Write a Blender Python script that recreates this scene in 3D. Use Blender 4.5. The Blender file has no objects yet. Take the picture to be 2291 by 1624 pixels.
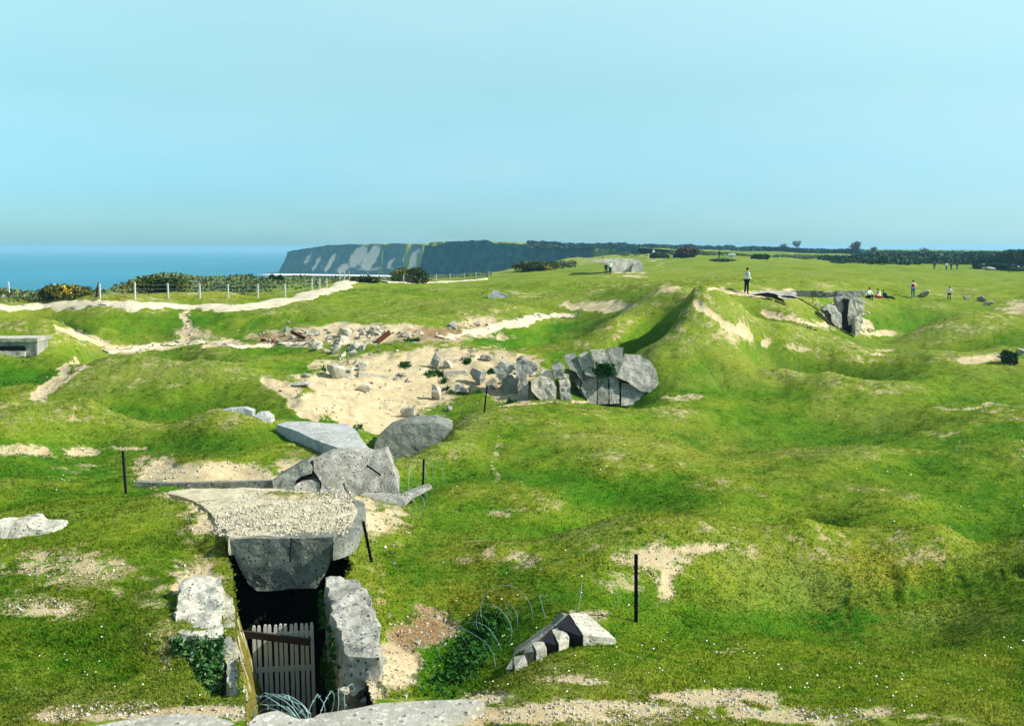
import bpy, bmesh, math, random
import numpy as np
from mathutils import Vector, Matrix, Euler, noise as mnoise

S = bpy.context.scene
COL = S.collection
random.seed(7)
PI = math.pi
# ------------------------------------------------------------------ camera
CZ = 34.0                       # eye height above the sea (m)
F = 2227.0                      # focal length in units of a 2291 px wide picture
TH = math.atan(256.0/F)         # downward pitch
cam = bpy.data.cameras.new('camera'); camo = bpy.data.objects.new('camera', cam); COL.objects.link(camo)
cam.sensor_width = 36; cam.lens = 36*F/2291; cam.clip_start = 0.1; cam.clip_end = 60000
camo.location = (0, 0, CZ); camo.rotation_euler = (PI/2-TH, 0, 0)
S.camera = camo
# ------------------------------------------------------------------ sun and sky
SUN = Vector((0.80, -0.05, 0.62)).normalized()
sun_el = math.asin(SUN.z); sun_az = math.atan2(SUN.x, SUN.y)
sl = bpy.data.lights.new('sun', 'SUN'); sl.energy = 4.9; sl.angle = math.radians(0.5); sl.color = (1, 0.965, 0.91)
so = bpy.data.objects.new('sun', sl); COL.objects.link(so)
so.rotation_euler = (-SUN).to_track_quat('-Z', 'Y').to_euler(); so.location = (30, 0, 80)
W = bpy.data.worlds.new('World'); S.world = W; W.use_nodes = True
wn = W.node_tree; wn.nodes.clear()
def wnode(t): return wn.nodes.new(t)
sky = wnode('ShaderNodeTexSky'); sky.sky_type = 'NISHITA'; sky.sun_disc = False
sky.sun_elevation = sun_el; sky.sun_rotation = sun_az; sky.air_density = 1.0; sky.dust_density = 0.6; sky.ozone_density = 1.5
wtc = wnode('ShaderNodeTexCoord'); wsep = wnode('ShaderNodeSeparateXYZ'); wn.links.new(wtc.outputs['Generated'], wsep.inputs[0])
wr = wnode('ShaderNodeValToRGB'); wn.links.new(wsep.outputs['Z'], wr.inputs[0])
SKYR = [(0.0, (.42, .86, 1.2)), (0.05, (.50, .90, 1.2)), (0.15, (.92, 1.26, 1.11)), (0.25, (1.68, 1.9, 1.42)), (0.6, (1.6, 1.6, 1.25))]
e = wr.color_ramp.elements
e[0].position, e[0].color = SKYR[0][0], (*SKYR[0][1], 1)
e[1].position, e[1].color = SKYR[-1][0], (*SKYR[-1][1], 1)
for p, c in SKYR[1:-1]:
    q = e.new(p); q.color = (*c, 1)
mul = wnode('ShaderNodeMix'); mul.data_type = 'RGBA'; mul.blend_type = 'MULTIPLY'; mul.inputs[0].default_value = 1
wn.links.new(sky.outputs[0], mul.inputs[6]); wn.links.new(wr.outputs[0], mul.inputs[7])
# thin cirrus veils
wmap = wnode('ShaderNodeMapping'); wmap.inputs['Scale'].default_value = (2.2, 2.2, 11); wmap.inputs['Rotation'].default_value = (0, 0.12, 0)
wn.links.new(wtc.outputs['Generated'], wmap.inputs[0])
wno = wnode('ShaderNodeTexNoise'); wno.inputs['Scale'].default_value = 1.6; wno.inputs['Detail'].default_value = 6; wno.inputs['Roughness'].default_value = .55
wn.links.new(wmap.outputs[0], wno.inputs['Vector'])
wcr = wnode('ShaderNodeMapRange'); wcr.inputs[1].default_value = 0.45; wcr.inputs[2].default_value = 0.75; wcr.inputs[3].default_value = 0; wcr.inputs[4].default_value = 0.30
wn.links.new(wno.outputs[0], wcr.inputs[0])
cl = wnode('ShaderNodeMix'); cl.data_type = 'RGBA'; cl.inputs[7].default_value = (3.9, 5.9, 6.4, 1)
wx = wnode('ShaderNodeMath'); wx.operation = 'MULTIPLY_ADD'; wx.inputs[1].default_value = .42; wx.inputs[2].default_value = .13; wn.links.new(wsep.outputs['X'], wx.inputs[0])
wa = wnode('ShaderNodeMath'); wa.operation = 'ADD'; wa.use_clamp = True; wn.links.new(wx.outputs[0], wa.inputs[0]); wn.links.new(wcr.outputs[0], wa.inputs[1])
wn.links.new(wa.outputs[0], cl.inputs[0]); wn.links.new(mul.outputs[2], cl.inputs[6])
bg = wnode('ShaderNodeBackground'); bg.inputs[1].default_value = 0.095
wn.links.new(cl.outputs[2], bg.inputs[0]); wo = wnode('ShaderNodeOutputWorld'); wn.links.new(bg.outputs[0], wo.inputs[0])
S.view_settings.view_transform = 'Standard'; S.view_settings.look = 'None'; S.view_settings.gamma = 1
S.view_settings.exposure = 0.6
S.render.resolution_x = 1024; S.render.resolution_y = 725
S.cycles.max_bounces = 6; S.cycles.diffuse_bounces = 3; S.cycles.transparent_max_bounces = 8; S.cycles.volume_bounces = 0
# ------------------------------------------------------------------ projection helpers (photo measured on a 2291 x 1624 grid)
ct, st = math.cos(TH), math.sin(TH)
def slope(py):
    up = (812-py)/F
    return (-st+up*ct)/(ct+up*st)
def xdir(px, py):
    up = (812-py)/F
    return ((px-1145.5)/F)/(ct+up*st)
def P(px, py, d):
    return Vector((xdir(px, py)*d, d, CZ+slope(py)*d))
def mpp(d, z=-6): return (d*ct - z*st)/F            # metres per photo pixel at that distance
# ------------------------------------------------------------------ numpy noise
def _h(ix, iy, s):
    n = (ix.astype(np.int64)*374761393 + iy.astype(np.int64)*668265263 + s*1442695041) & 0xffffffff
    n = ((n ^ (n >> 13))*1274126177) & 0xffffffff
    return ((n ^ (n >> 16)) & 0xffff)/65535.0*2-1
def vn(x, y, s=0):
    x0 = np.floor(x); y0 = np.floor(y); fx = x-x0; fy = y-y0
    fx = fx*fx*(3-2*fx); fy = fy*fy*(3-2*fy)
    a = _h(x0, y0, s); b = _h(x0+1, y0, s); c = _h(x0, y0+1, s); d = _h(x0+1, y0+1, s)
    return (a*(1-fx)+b*fx)*(1-fy)+(c*(1-fx)+d*fx)*fy
def fbm(x, y, s=0, o=4):
    r = 0; a = 1; t = 0
    for k in range(o):
        r = r+a*vn(x*2**k+k*17.3, y*2**k-k*9.1, s+k); t += a; a *= .5
    return r/t
def sstep(a, b, x):
    t = np.clip((x-a)/(b-a), 0, 1); return t*t*(3-2*t)
# ------------------------------------------------------------------ terrain control points: (px, py, distance) seen, H = (px, distance, z) hidden
V = [
 (0,1400,15.5),(350,1400,15.5),(200,1500,14),(0,1500,14),(0,1350,17),(300,1350,17),(0,1200,21.5),(200,1250,19.3),(450,1250,19.5),(450,1150,23),
 (-300,1250,19.5),(-300,1450,14.5),(-300,1050,30),(-300,920,39),
 (880,1400,17),(920,1460,16.2),(870,1545,13.5),(1000,1540,15.2),(1000,1450,17.3),(1000,1380,19),(1000,1300,20.2),(1010,1575,13.0),(950,1250,21.2),
 (1200,1500,14.3),(1400,1450,16),(1200,1400,17.6),(1350,1300,19.5),(1550,1400,18.6),(1550,1280,20.6),(1800,1405,20.2),(1800,1440,18.2),(1800,1490,15.4),(1800,1300,21.8),
 (1800,1180,23.2),(2100,1420,20.0),(2100,1455,17.6),(2100,1280,22.2),(2100,1190,23.4),(2350,1190,23.4),(2350,1400,18.6),(2200,1500,15.4),(2000,1550,13.6),(1600,1550,13.6),
 (1400,1160,23.6),(1100,1215,22),(1600,1165,23.5),
 (1200,1120,27.6),(1600,1110,28.6),(2000,1120,28.2),(2350,1120,28.6),(1200,1060,31),(1600,1060,31.5),(2000,1060,31.5),(1100,1000,35),(1500,1000,34.5),(1900,1000,34.5),(2350,1000,34),
 (1060,940,40.5),(1018,960,37),(950,1002,34.2),(900,1042,31.6),(1300,900,46),(1500,888,47),(1700,885,48.5),(1900,905,46.5),(1750,850,51.5),(2200,950,39),(2700,1000,34),(2700,1200,23),
 (1600,850,51),(1750,817,53),(1850,826,52.5),(2000,865,49),(2150,905,44.5),(2200,860,50),(2350,830,54),
 (1977,792,60),(2056,783,60),(2101,790,60),(2230,780,61),(1954,753,76),(2067,731,76),(2158,710,77),(2225,706,78),(2350,700,80),
 (2000,748,85),(1960,672,93),(2043,666,98),(2122,671,96),(2220,672,97),(2350,640,115),(2350,670,95),(2700,700,80),(2700,620,150),
 (1540,671,58),(1620,678,59),(1500,650,67),(1390,712,61),(1300,690,75),(1180,715,71),(1290,702,75),(1220,758,69.5),(1150,752,68),(1320,735,68.5),(1250,766,60),(1250,790,57),(1340,745,64),
 (1450,800,53),(1600,760,54.5),(1650,705,58),(1750,742,59),(1850,762,61),(1900,800,58),(1750,690,67),(1830,722,71),(1670,655,71),(1780,662,76),
 (1900,640,98),(1670,640,84),(1700,618,110),(1360,614,137),(1800,600,190),(2200,620,160),(2089,602,222),(1609,578,245),(1300,620,130),(1480,640,80),
 (1100,660,88),(1100,640,107),(1000,635,122),(790,630,122),(700,655,90),(900,690,76),(900,722,67),(700,700,71),(1050,700,73),
 (-300,690,70),(0,690,70),(300,685,72),(550,690,74),(300,665,79),(0,672,84),(350,648,106),(640,635,150),(950,632,152),(1150,615,205),(1250,600,250),(550,655,95),
 (200,722,67.5),(350,752,67.5),(450,740,68),(600,702,71),(300,715,70.5),(100,715,62),(0,712,61),(60,800,54.5),(150,742,59),(300,783,60.5),(450,766,62),(600,773,61.5),(450,792,57),
 (600,810,54),(620,842,50),(100,850,49),(30,880,46),(150,803,54.5),(300,795,53),(450,812,51),(560,850,48),(690,940,41),(300,855,48),(350,885,46),(550,905,44.5),(200,870,47),
 (0,900,39.5),(200,893,39.5),(480,905,38),(600,945,36),(735,1005,32.5),(200,960,37),(200,1010,35.2),(400,1000,34),(600,1018,31.5),(50,1050,30.5),(200,1080,28.5),(0,1100,27),(300,1110,26.7),
 (400,1098,25.8),(700,1100,25.2),(780,1122,24),(450,1085,28.4),(450,1040,29.5),(600,1210,20.6),(480,1172,21.3),(445,1132,23.2),(520,1112,24.2),(600,1093,25.3),(600,1150,22.9),(700,1180,21.8),
 (900,1180,24.2),(850,1240,21.5),(945,1113,29),(1000,1100,28.7),(1000,1050,32),(1040,980,37),(900,1130,27),
 (850,968,42),(950,930,46),(1050,920,46.5),(1150,905,47),(730,880,47),(850,880,50),(1000,850,53),(750,830,52),(1150,850,52),(900,800,56),(1050,780,58),(700,800,56),(1200,800,56),
 (760,962,38),(680,890,44),(850,768,60),(850,740,64.5),(1000,735,66),(700,745,64),
]
Hd = [(-300,12,-6.1),(300,12,-6.02),(900,12.2,-6.05),(1400,12,-6.05),(1900,12,-6.1),(2600,12,-6.1),(-300,8,-6.0),(600,8,-6.0),(1145,8,-6.0),(1800,8,-6.0),(2800,8,-6.1),
 (-1000,12,-6.2),(-1000,30,-6.6),(-1000,60,-5.5),(3300,12,-6.2),(3300,30,-6.8),(3300,60,-6),(3300,120,-4.5),(1145,3,-6),(-1000,4,-6),(3300,4,-6),
 (1800,25.2,-7.7),(1400,25.6,-7.6),(1150,24.5,-7.3),(2200,25.2,-7.8),(250,42.7,-7.9),(0,43,-7.9),(450,41.5,-7.8),(400,55,-7.4),(200,56.5,-7.3),(100,66,-6.6),(1750,57,-8.0),(1900,56,-7.9),(2056,66,-8.2),(2200,66,-8.0),(2060,81,-8.2),(1480,59,-6.6),(1700,64,-5.6),(1600,40,-7.9),(2000,41,-7.8),(1400,50,-7.9),
 (950,37.4,-8.2),(900,35,-8.3),(450,27.2,-7.3),(600,27.2,-7.3),(0,97,-7),(200,108,-7),(350,118,-6),(640,170,-7),
 (1540,62,-3.4),(1145,170,-4.3),(1250,330,-3.5),(1600,350,-3.0),(2000,350,-5.0),(2600,300,-5),(3300,400,-5),
 (950,750,4.5),(1100,750,5.0),(1250,720,3),(1250,900,2.5),(1500,600,-1.6),(1500,900,-0.5),(1900,600,-3),(1900,900,-3),(2300,600,-4.5),(2300,900,-5),(3300,900,-5),
 (640,1400,-6),(750,1350,3.5),(950,1250,6.0),(1300,1500,3),(2000,1500,-2),(3000,1500,-5)]
A, B = [], []
WS = 1500.0
for px, py, d in V:
    A.append((1145.5+F*xdir(px, py), math.log(d)*WS)); B.append(slope(py)*d)
for px, d, z in Hd:
    A.append((px, math.log(d)*WS)); B.append(z)
A = np.array(A); B = np.array(B); n = len(A)
def tpsk(r2): return np.where(r2 > 0, r2*np.log(np.maximum(r2, 1e-9)), 0)/2e5
K = tpsk(((A[:, None]-A[None])**2).sum(-1)); K[np.diag_indices(n)] += 0.008
Q = np.c_[np.ones(n), A/1000]
M = np.zeros((n+3, n+3)); M[:n, :n] = K; M[:n, n:] = Q; M[n:, :n] = Q.T
sol = np.linalg.solve(M, np.r_[B, 0, 0, 0])
def tps_check():
    r = tps(A[:, 0], A[:, 1])-B; k_ = np.argsort(-abs(r))[:8]; print('TPS residuals', [(int(A[i, 0]), round(float(math.exp(A[i, 1]/WS)), 1), round(float(r[i]), 2)) for i in k_])
def tps(u, w):
    r = sol[n]+sol[n+1]*u/1000+sol[n+2]*w/1000
    for k in range(n):
        r = r+sol[k]*tpsk((u-A[k, 0])**2+(w-A[k, 1])**2)
    return r
tps_check()
# coast line in plan (land to the right of it)
COAST = [(-75,-60),(-66,40),(-53,92),(-46,118),(-39,160),(-24,200),(-2,262),(18,330),(60,450),(72,560),(50,650),(0,700),(-48,738),(-62,760),(-60,800),(-20,900),(0,1010),(-20,1140),(-70,1225),(-185,1292),(-285,1338),(-310,1400),(-300,1900),(4000,1900),(4000,-60)]
def coastdist(x, y):
    d2 = np.full(x.shape, 1e12); ins = np.zeros(x.shape, bool)
    m = len(COAST)
    for i in range(m):
        ax, ay = COAST[i]; bx, by = COAST[(i+1) % m]
        vx, vy = bx-ax, by-ay
        t = np.clip(((x-ax)*vx+(y-ay)*vy)/(vx*vx+vy*vy), 0, 1)
        d2 = np.minimum(d2, (x-ax-t*vx)**2+(y-ay-t*vy)**2)
        c = ((ay > y) != (by > y)) & (x < (bx-ax)*(y-ay)/((by-ay) if by != ay else 1e-9)+ax)
        ins ^= c
    d = np.sqrt(d2); return np.where(ins, d, -d)
us = np.unique(np.concatenate([np.arange(-1150, -60, 30), np.arange(-60, 2352, 4.5), np.arange(2352, 3450, 30)])).astype(float)
ws = np.concatenate([np.linspace(math.log(2.5), math.log(11), 40, endpoint=False), np.linspace(math.log(11), math.log(135), 660, endpoint=False), np.linspace(math.log(135), math.log(1700), 230)])
UU, WW = np.meshgrid(us, ws)                    # rows: distance, columns: bearing
DD = np.exp(WW); XX = (UU-1145.5)/F*DD
def coarse(U, Wl):                               # evaluate the spline on a coarser grid, then interpolate
    cu = np.linspace(us[0], us[-1], 240); cw = np.linspace(ws[0], ws[-1], 420)
    g = tps(*np.meshgrid(cu, cw*WS)[:2]) if False else tps(np.meshgrid(cu, cw)[0], np.meshgrid(cu, cw)[1]*WS)
    fi = (Wl-cw[0])/(cw[1]-cw[0]); fj = (U-cu[0])/(cu[1]-cu[0])
    i = np.clip(fi.astype(int), 0, len(cw)-2); j = np.clip(fj.astype(int), 0, len(cu)-2); a = fi-i; b = fj-j
    return (g[i, j]*(1-b)+g[i, j+1]*b)*(1-a)+(g[i+1, j]*(1-b)+g[i+1, j+1]*b)*a
ZZ = coarse(UU, WW)
amp = sstep(14, 40, DD)
ZZ = ZZ + fbm(XX*.11, DD*.11, 5, 3)*.42*sstep(22, 34, DD)*(1-.7*np.exp(-(((UU-950)/380)**2+((DD-48)/10)**2)))
ZZ = ZZ + fbm(XX*.28, DD*.28, 3, 4)*(.10+.10*amp) + fbm(XX*1.3, DD*1.3, 11, 4)*(.035+.05*amp) + fbm(XX*6, DD*6, 15, 2)*.012*(1-amp*.6)
ZZ = ZZ + fbm(XX*.05, DD*.05, 21, 4)*1.0*sstep(110, 300, DD)
def blur(G, r, k):
    G = G.copy()
    for _ in range(k):
        P_ = np.pad(G, ((r, r), (0, 0)), 'edge'); C_ = np.cumsum(np.vstack([np.zeros((1, G.shape[1])), P_]), 0); G = (C_[2*r+1:]-C_[:-2*r-1])/(2*r+1)
        P_ = np.pad(G, ((0, 0), (r, r)), 'edge'); C_ = np.cumsum(np.hstack([np.zeros((G.shape[0], 1)), P_]), 1); G = (C_[:, 2*r+1:]-C_[:, :-2*r-1])/(2*r+1)
    return G
_near = np.exp(-(((UU-650)/420)**6))*(1-sstep(38, 41, DD)); _mid = np.exp(-(((UU-1800)/170)**4+((DD-74)/9)**4)); _cr = np.exp(-(((UU-930)/260)**4+((DD-46)/9)**4))*.6
ZZ = ZZ+.36*(ZZ-blur(ZZ, 26, 2))*sstep(17, 22, DD)*(1-sstep(95, 130, DD))*(1-_near)*(1-_mid)*(1-_cr)
def pip(poly, x, y):
    ins = np.zeros(x.shape, bool); m = len(poly)
    for i in range(m):
        ax, ay = poly[i]; bx, by = poly[(i+1) % m]
        ins ^= ((ay > y) != (by > y)) & (x < (bx-ax)*(y-ay)/((by-ay) if by != ay else 1e-9)+ax)
    return ins
def segdist(pts, x, y):
    d2 = np.full(x.shape, 1e12)
    for (ax, ay), (bx, by) in zip(pts[:-1], pts[1:]):
        vx, vy = bx-ax, by-ay
        t = np.clip(((x-ax)*vx+(y-ay)*vy)/(vx*vx+vy*vy+1e-9), 0, 1)
        d2 = np.minimum(d2, (x-ax-t*vx)**2+(y-ay-t*vy)**2)
    return np.sqrt(d2)
# the entrance trench, cut into the ground
TR = [(520,11.2),(524,12.4),(512,14),(506,17),(503,18),(503,19),(490,19.9),(505,20.6),(620,21.6),(750,21.3),(772,20.4),(745,18.6),(742,18),(790,14.6),(800,14.0),(815,12.9),(815,11.2)]
TRW = [((px-1145.5)/F*d, d) for px, d in TR]
trench = pip(TRW, XX, DD)
ZZ = np.where(trench, -8.9, ZZ)
# broken pit in front of the left wall (ivy hangs in it)
PITp = [(386,14.9),(380,14.2),(402,13.4),(440,12.75),(505,12.75),(508,14.9)]
pit = pip([((px-1145.5)/F*d, d) for px, d in PITp], XX, DD)
ZZ = np.where(pit, np.minimum(ZZ, -7.6), ZZ)
fl = np.maximum(np.exp(-(((UU-455)/52)**4+((DD-23.1)/2.4)**4)), np.exp(-(((UU-400)/75)**4+((DD-24.7)/1.1)**4))); ZZ = np.where(trench, ZZ, ZZ*(1-fl)+np.maximum(ZZ, -5.80-.08*(DD-19.5))*fl)
cd = coastdist(XX, DD)
cd = cd+fbm(XX*.12, DD*.12, 40, 4)*np.where(DD < 300, 3.0, 8.0)
ZZ = ZZ*1.0 - sstep(6, 0, cd)*0.8
ZZ = np.where(cd < 0, np.maximum(ZZ+cd*np.where(DD > 300, 9.0, 3.0), -CZ-2), ZZ)
PYV = 812 - F*((ZZ/DD*ct+st)/(ct-ZZ/DD*st))       # photo row of every vertex
PXV = 1145.5+(UU-1145.5)*(ct+(812-PYV)/F*st)
PX0, PY0 = PXV, PYV
_zu = np.gradient(ZZ, axis=1)/np.gradient(UU, axis=1); _zd = np.gradient(ZZ, axis=0)/np.gradient(DD, axis=0)
GX = _zu*F/DD; GY = _zd-_zu*(UU-1145.5)/DD; _l = np.sqrt(GX**2+GY**2+1); NXX, NYY, NZZ = -GX/_l, -GY/_l, 1/_l
def tz(x, y):
    """terrain height below the eye at a plan position"""
    u = 1145.5+F*x/y; w = math.log(y)
    j = min(max(np.searchsorted(us, u)-1, 0), len(us)-2); i = min(max(np.searchsorted(ws, w)-1, 0), len(ws)-2)
    b = (u-us[j])/(us[j+1]-us[j]); a = (y-math.exp(ws[i]))/(math.exp(ws[i+1])-math.exp(ws[i]))
    return float((ZZ[i, j]*(1-b)+ZZ[i, j+1]*b)*(1-a)+(ZZ[i+1, j]*(1-b)+ZZ[i+1, j+1]*b)*a)
def hit(px, py, dmin=11, dmax=1600):
    s = slope(py); u = 1145.5+F*xdir(px, py)
    j = min(max(np.searchsorted(us, u)-1, 0), len(us)-2); b = (u-us[j])/(us[j+1]-us[j])
    prof = ZZ[:, j]*(1-b)+ZZ[:, j+1]*b; dd = np.exp(ws)
    k = np.where((prof >= s*dd) & (dd > dmin) & (dd < dmax))[0]
    if len(k) == 0: return None
    k = k[0]; f0 = prof[k-1]-s*dd[k-1]; f1 = prof[k]-s*dd[k]
    t = f0/(f0-f1) if f1 != f0 else 0
    t = min(max(t, 0), 1)
    d = dd[k-1]+(dd[k]-dd[k-1])*t
    x = (u-1145.5)/F*d
    return Vector((x, d, CZ+tz(x, d)))
CONV = (blur(ZZ, 2, 1)-blur(ZZ, 14, 2))/(DD*.004+.02)     # crests positive, hollows negative
# ------------------------------------------------------------------ ground cover masks (bare earth, lush, dry)
SX = fbm(UU/70, WW*22, 60, 4); SY = fbm(UU/70, WW*22, 70, 4); SS = fbm(UU/16, WW*90, 80, 3)
def ell(L, seed):
    m = np.zeros(UU.shape); PXV = PX0+SX*46; PYV = PY0+SY*15
    for q in L:
        if len(q) == 5:
            cx, cy, rx, ry, s = q
            r = np.sqrt(((PXV-cx)/rx)**2+((PYV-cy)/ry)**2)
            r = r+SS*.25; m = np.maximum(m, s*(1-sstep(.35, 1.35, r)))
        else:
            pts, rad, s = q
            m = np.maximum(m, s*(1-sstep(.5, 1.3, segdist(pts, PXV, PYV*1.0)/rad)))
    return m
BARE = [(880,850,190,62,1),(805,935,60,26,1),(740,895,60,40,1),(860,955,60,18,1),(815,1520,50,60,1),(850,915,125,50,1),(1080,830,120,55,1),(760,850,90,35,1),(1000,800,120,30,1),(1130,880,60,30,1),
 ([(590,855),(650,875),(705,940)],13,1),([(660,950),(740,1010)],9,.9),
 (620,1150,230,60,1),(450,1105,120,14,1),(700,1190,120,30,1),(760,1130,80,30,1),(850,1165,70,35,.75),
 (480,1062,190,30,.95),(680,1040,90,22,.8),(350,1055,60,35,.9),
 (1450,1250,120,42,.62),(1500,1300,45,55,.72),(1560,1225,80,16,.7),(1180,1250,60,25,.5),(1400,1300,80,35,.5),(1330,1380,60,15,.6),
 (1350,1595,330,40,.72),(1600,1560,240,30,.6),(1250,1520,130,14,.6),(1800,1600,260,30,.52),(2100,1610,200,24,.4),(1130,1600,120,25,.9),(1080,1560,80,20,.8),(1620,1450,60,8,.5),(1900,1560,120,10,.4),
 (50,1010,80,18,.6),(200,1010,50,14,.6),(200,1045,60,12,.45),(290,1005,60,6,.8),(150,1270,200,60,.50),(100,1350,160,36,.46),(330,1330,90,40,.42),(440,1300,65,50,.85),(372,1460,14,50,.95),
 (400,1595,280,22,.75),(130,1600,100,20,.6),(250,1590,200,26,.5),
 (895,1470,60,90,1),(930,1400,50,40,.8),(955,1405,95,50,1),(830,1340,30,30,.4),
 ([(150,808),(90,890)],12,.8),([(185,815),(110,880)],6,.6),([(130,732),(200,755),(240,780),(330,776)],9,.95),([(330,776),(430,766),(600,772),(700,768)],5,.8),(430,745,50,22,.6),([(418,708),(425,760)],14,.7),(500,765,60,8,.7),
 (850,748,290,22,.95),(640,760,60,12,.9),(1060,722,50,18,.85),(740,735,80,14,.8),
 (1340,682,85,13,.9),(1240,706,60,6,.7),(1200,665,60,5,.4),(1650,650,90,5,1),(1780,656,160,7,1),([(1555,672),(1600,703),(1660,745)],9,.85),(1640,745,60,30,.45),(1590,720,30,25,.4),
 ([(1720,700),(1780,712),(1830,725)],6,.95),(1720,765,26,12,.7),(1800,778,34,10,.7),(1935,728,16,22,1),(1960,750,20,8,.9),(1880,710,60,30,.9),(1980,788,30,4,.7),
 (2200,800,80,12,.85),(2275,688,45,20,.6),(1520,885,60,7,.6),(1300,896,200,4,.6),(2200,911,120,4,.55),(2100,968,60,8,.4),(1500,645,20,8,.5),(1400,612,50,7,.8),(1340,640,60,4,.4),
 (2090,660,60,3,.4),(2130,650,60,3,.4),(1170,655,90,4,.35),(1460,583,20,4,.7),([(1465,575),(1474,592)],4,.8),(70,650,10,2,.1),(1110,1140,60,10,.4),([(1095,1090),(1120,1000)],10,.35),(690,845,30,10,.8),(740,815,60,10,.6)]
LUSH = [(1900,1395,330,42,.95),(2200,1290,130,60,.7),(200,1425,220,36,.8),(450,985,150,28,.7),(280,875,160,22,.7),(2050,712,110,34,1),(1230,742,140,18,1),(450,790,160,26,.7),
 (1150,1130,90,22,.6),(1400,1080,250,30,.35),(1010,1500,70,70,1),(1040,1420,70,40,.8),(1180,1310,90,40,.6),(2100,1090,240,30,.5),(700,900,16,38,1),(50,860,80,28,.7),(1950,820,110,14,.6),(350,705,160,18,.6),
 (1750,950,160,25,.5),(1980,1000,200,25,.4),(2060,930,120,14,.4),(1500,1350,80,20,.5),(1380,1160,200,12,.3),(420,1210,130,30,.5),(1250,1500,70,12,.6),(1760,655,80,10,.4),(1980,830,70,8,.5),(1420,660,80,6,.5),(1400,640,200,8,.2),(820,700,180,12,.4),(1900,770,60,10,.5),(2200,740,120,14,.4),(2130,610,160,8,.3),(1350,845,50,20,.5)]
DRY = [(1150,690,560,40,.55),(1700,625,800,34,.6),(2150,650,300,70,.4),(1500,590,900,16,.5),(200,800,260,30,.35),(2000,800,400,60,.35),(1250,830,200,30,.3),(1850,1265,380,60,1),(1700,1330,200,40,.6),(2150,1370,150,40,.8),(1060,1335,140,50,.8),(2000,930,200,40,.45),(300,1560,300,40,.7),(850,1180,120,60,.5),(600,870,120,50,.35),(2150,1380,90,25,.6),(420,1040,160,30,.7),(1600,1150,500,25,.35),(1550,850,250,18,.35),
 (1400,640,700,26,.35),(300,660,440,18,1),(700,640,260,14,.8),(1700,720,160,40,.45),(900,1330,90,50,.5),(1300,1250,240,40,.5),(200,1320,260,70,.35),(1500,1500,400,40,.25),(2000,1600,400,30,.4),(1200,700,200,20,.35),(200,960,220,40,.35)]
bare = ell(BARE, 1); lush = ell(LUSH, 2); dry = ell(DRY, 3)
CV = np.clip(CONV, -1, 1)*(DD > 13)*(~trench)
dry = np.maximum(dry, np.clip(CV*.9, 0, .55)); lush = np.maximum(lush*.95, np.clip(-CV*1.1, 0, .75))
bare = np.maximum(bare, np.clip(CV*.5-.05, 0, .24))
bare = np.maximum(bare, trench*1.0); bare = np.maximum(bare, pit*.8)
_bs = sstep(.35, .9, bare)*(~trench)*(~pit)*(DD > 13)
ZZ = ZZ-_bs*(.05+.0010*DD)+_bs*fbm(XX*1.1, DD*1.1, 91, 4)*(.05+.10*sstep(30, 40, DD))
ZZ = ZZ-sstep(.5, 1, ell([(1800,1330,420,70,1),(2100,1290,250,60,1)], 9))*np.abs(fbm(XX*1.5, DD*1.5, 93, 4))*.22
PATHS = [('path', [(-160,686),(0,686),(100,685),(200,682),(300,681),(380,684),(440,688),(520,691),(600,684),(680,668),(735,648),(770,634),(790,629)], 1.1),
         ('path', [(855,631),(900,632),(950,633),(1010,631),(1080,625)], 1.2),
         ('path', [(235,787),(330,776),(430,767),(520,771),(600,773),(680,770),(745,763)], .32),
         ('path', [(985,757),(1040,746),(1110,731),(1180,716),(1230,709),(1290,702)], .38)]
# ------------------------------------------------------------------ node material helpers
def mat(name):
    m = bpy.data.materials.new(name); m.use_nodes = True; nt = m.node_tree; nt.nodes.clear()
    o = nt.nodes.new('ShaderNodeOutputMaterial'); b = nt.nodes.new('ShaderNodeBsdfPrincipled'); nt.links.new(b.outputs[0], o.inputs[0])
    b.inputs['Roughness'].default_value = .95; b.inputs['Specular IOR Level'].default_value = .05
    return m, nt, b
def N(nt, t, **k):
    x = nt.nodes.new(t)
    for a, v in k.items(): setattr(x, a, v)
    return x
def noise(nt, co, scale, detail=4, rough=.55, dist=0):
    x = N(nt, 'ShaderNodeTexNoise'); x.inputs['Scale'].default_value = scale; x.inputs['Detail'].default_value = detail
    x.inputs['Roughness'].default_value = rough; x.inputs['Distortion'].default_value = dist
    nt.links.new(co, x.inputs['Vector']); return x.outputs[0]
def rng(nt, v, a, b, c=0, d=1, smooth=False):
    x = N(nt, 'ShaderNodeMapRange'); x.interpolation_type = 'SMOOTHSTEP' if smooth else 'LINEAR'
    nt.links.new(v, x.inputs[0])
    for i, q in enumerate((a, b, c, d)): x.inputs[i+1].default_value = q
    return x.outputs[0]
def mix(nt, f, a, b, blend='MIX'):
    x = N(nt, 'ShaderNodeMix', data_type='RGBA', blend_type=blend)
    for s, v in ((0, f), (6, a), (7, b)):
        if hasattr(v, 'links') or hasattr(v, 'is_linked'): nt.links.new(v, x.inputs[s])
        else: x.inputs[s].default_value = v if s == 0 else (*v, 1)
    return x.outputs[2]
def mth(nt, op, a, b=None):
    x = N(nt, 'ShaderNodeMath', operation=op)
    for s, v in ((0, a), (1, b)):
        if v is None: continue
        if hasattr(v, 'is_linked'): nt.links.new(v, x.inputs[s])
        else: x.inputs[s].default_value = v
    return x.outputs[0]
def bump(nt, b, h, strength=.4, dist=.02):
    x = N(nt, 'ShaderNodeBump'); x.inputs['Strength'].default_value = strength; x.inputs['Distance'].default_value = dist
    nt.links.new(h, x.inputs['Height']); nt.links.new(x.outputs[0], b.inputs['Normal'])
def pos(nt): return N(nt, 'ShaderNodeNewGeometry').outputs['Position']
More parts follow.
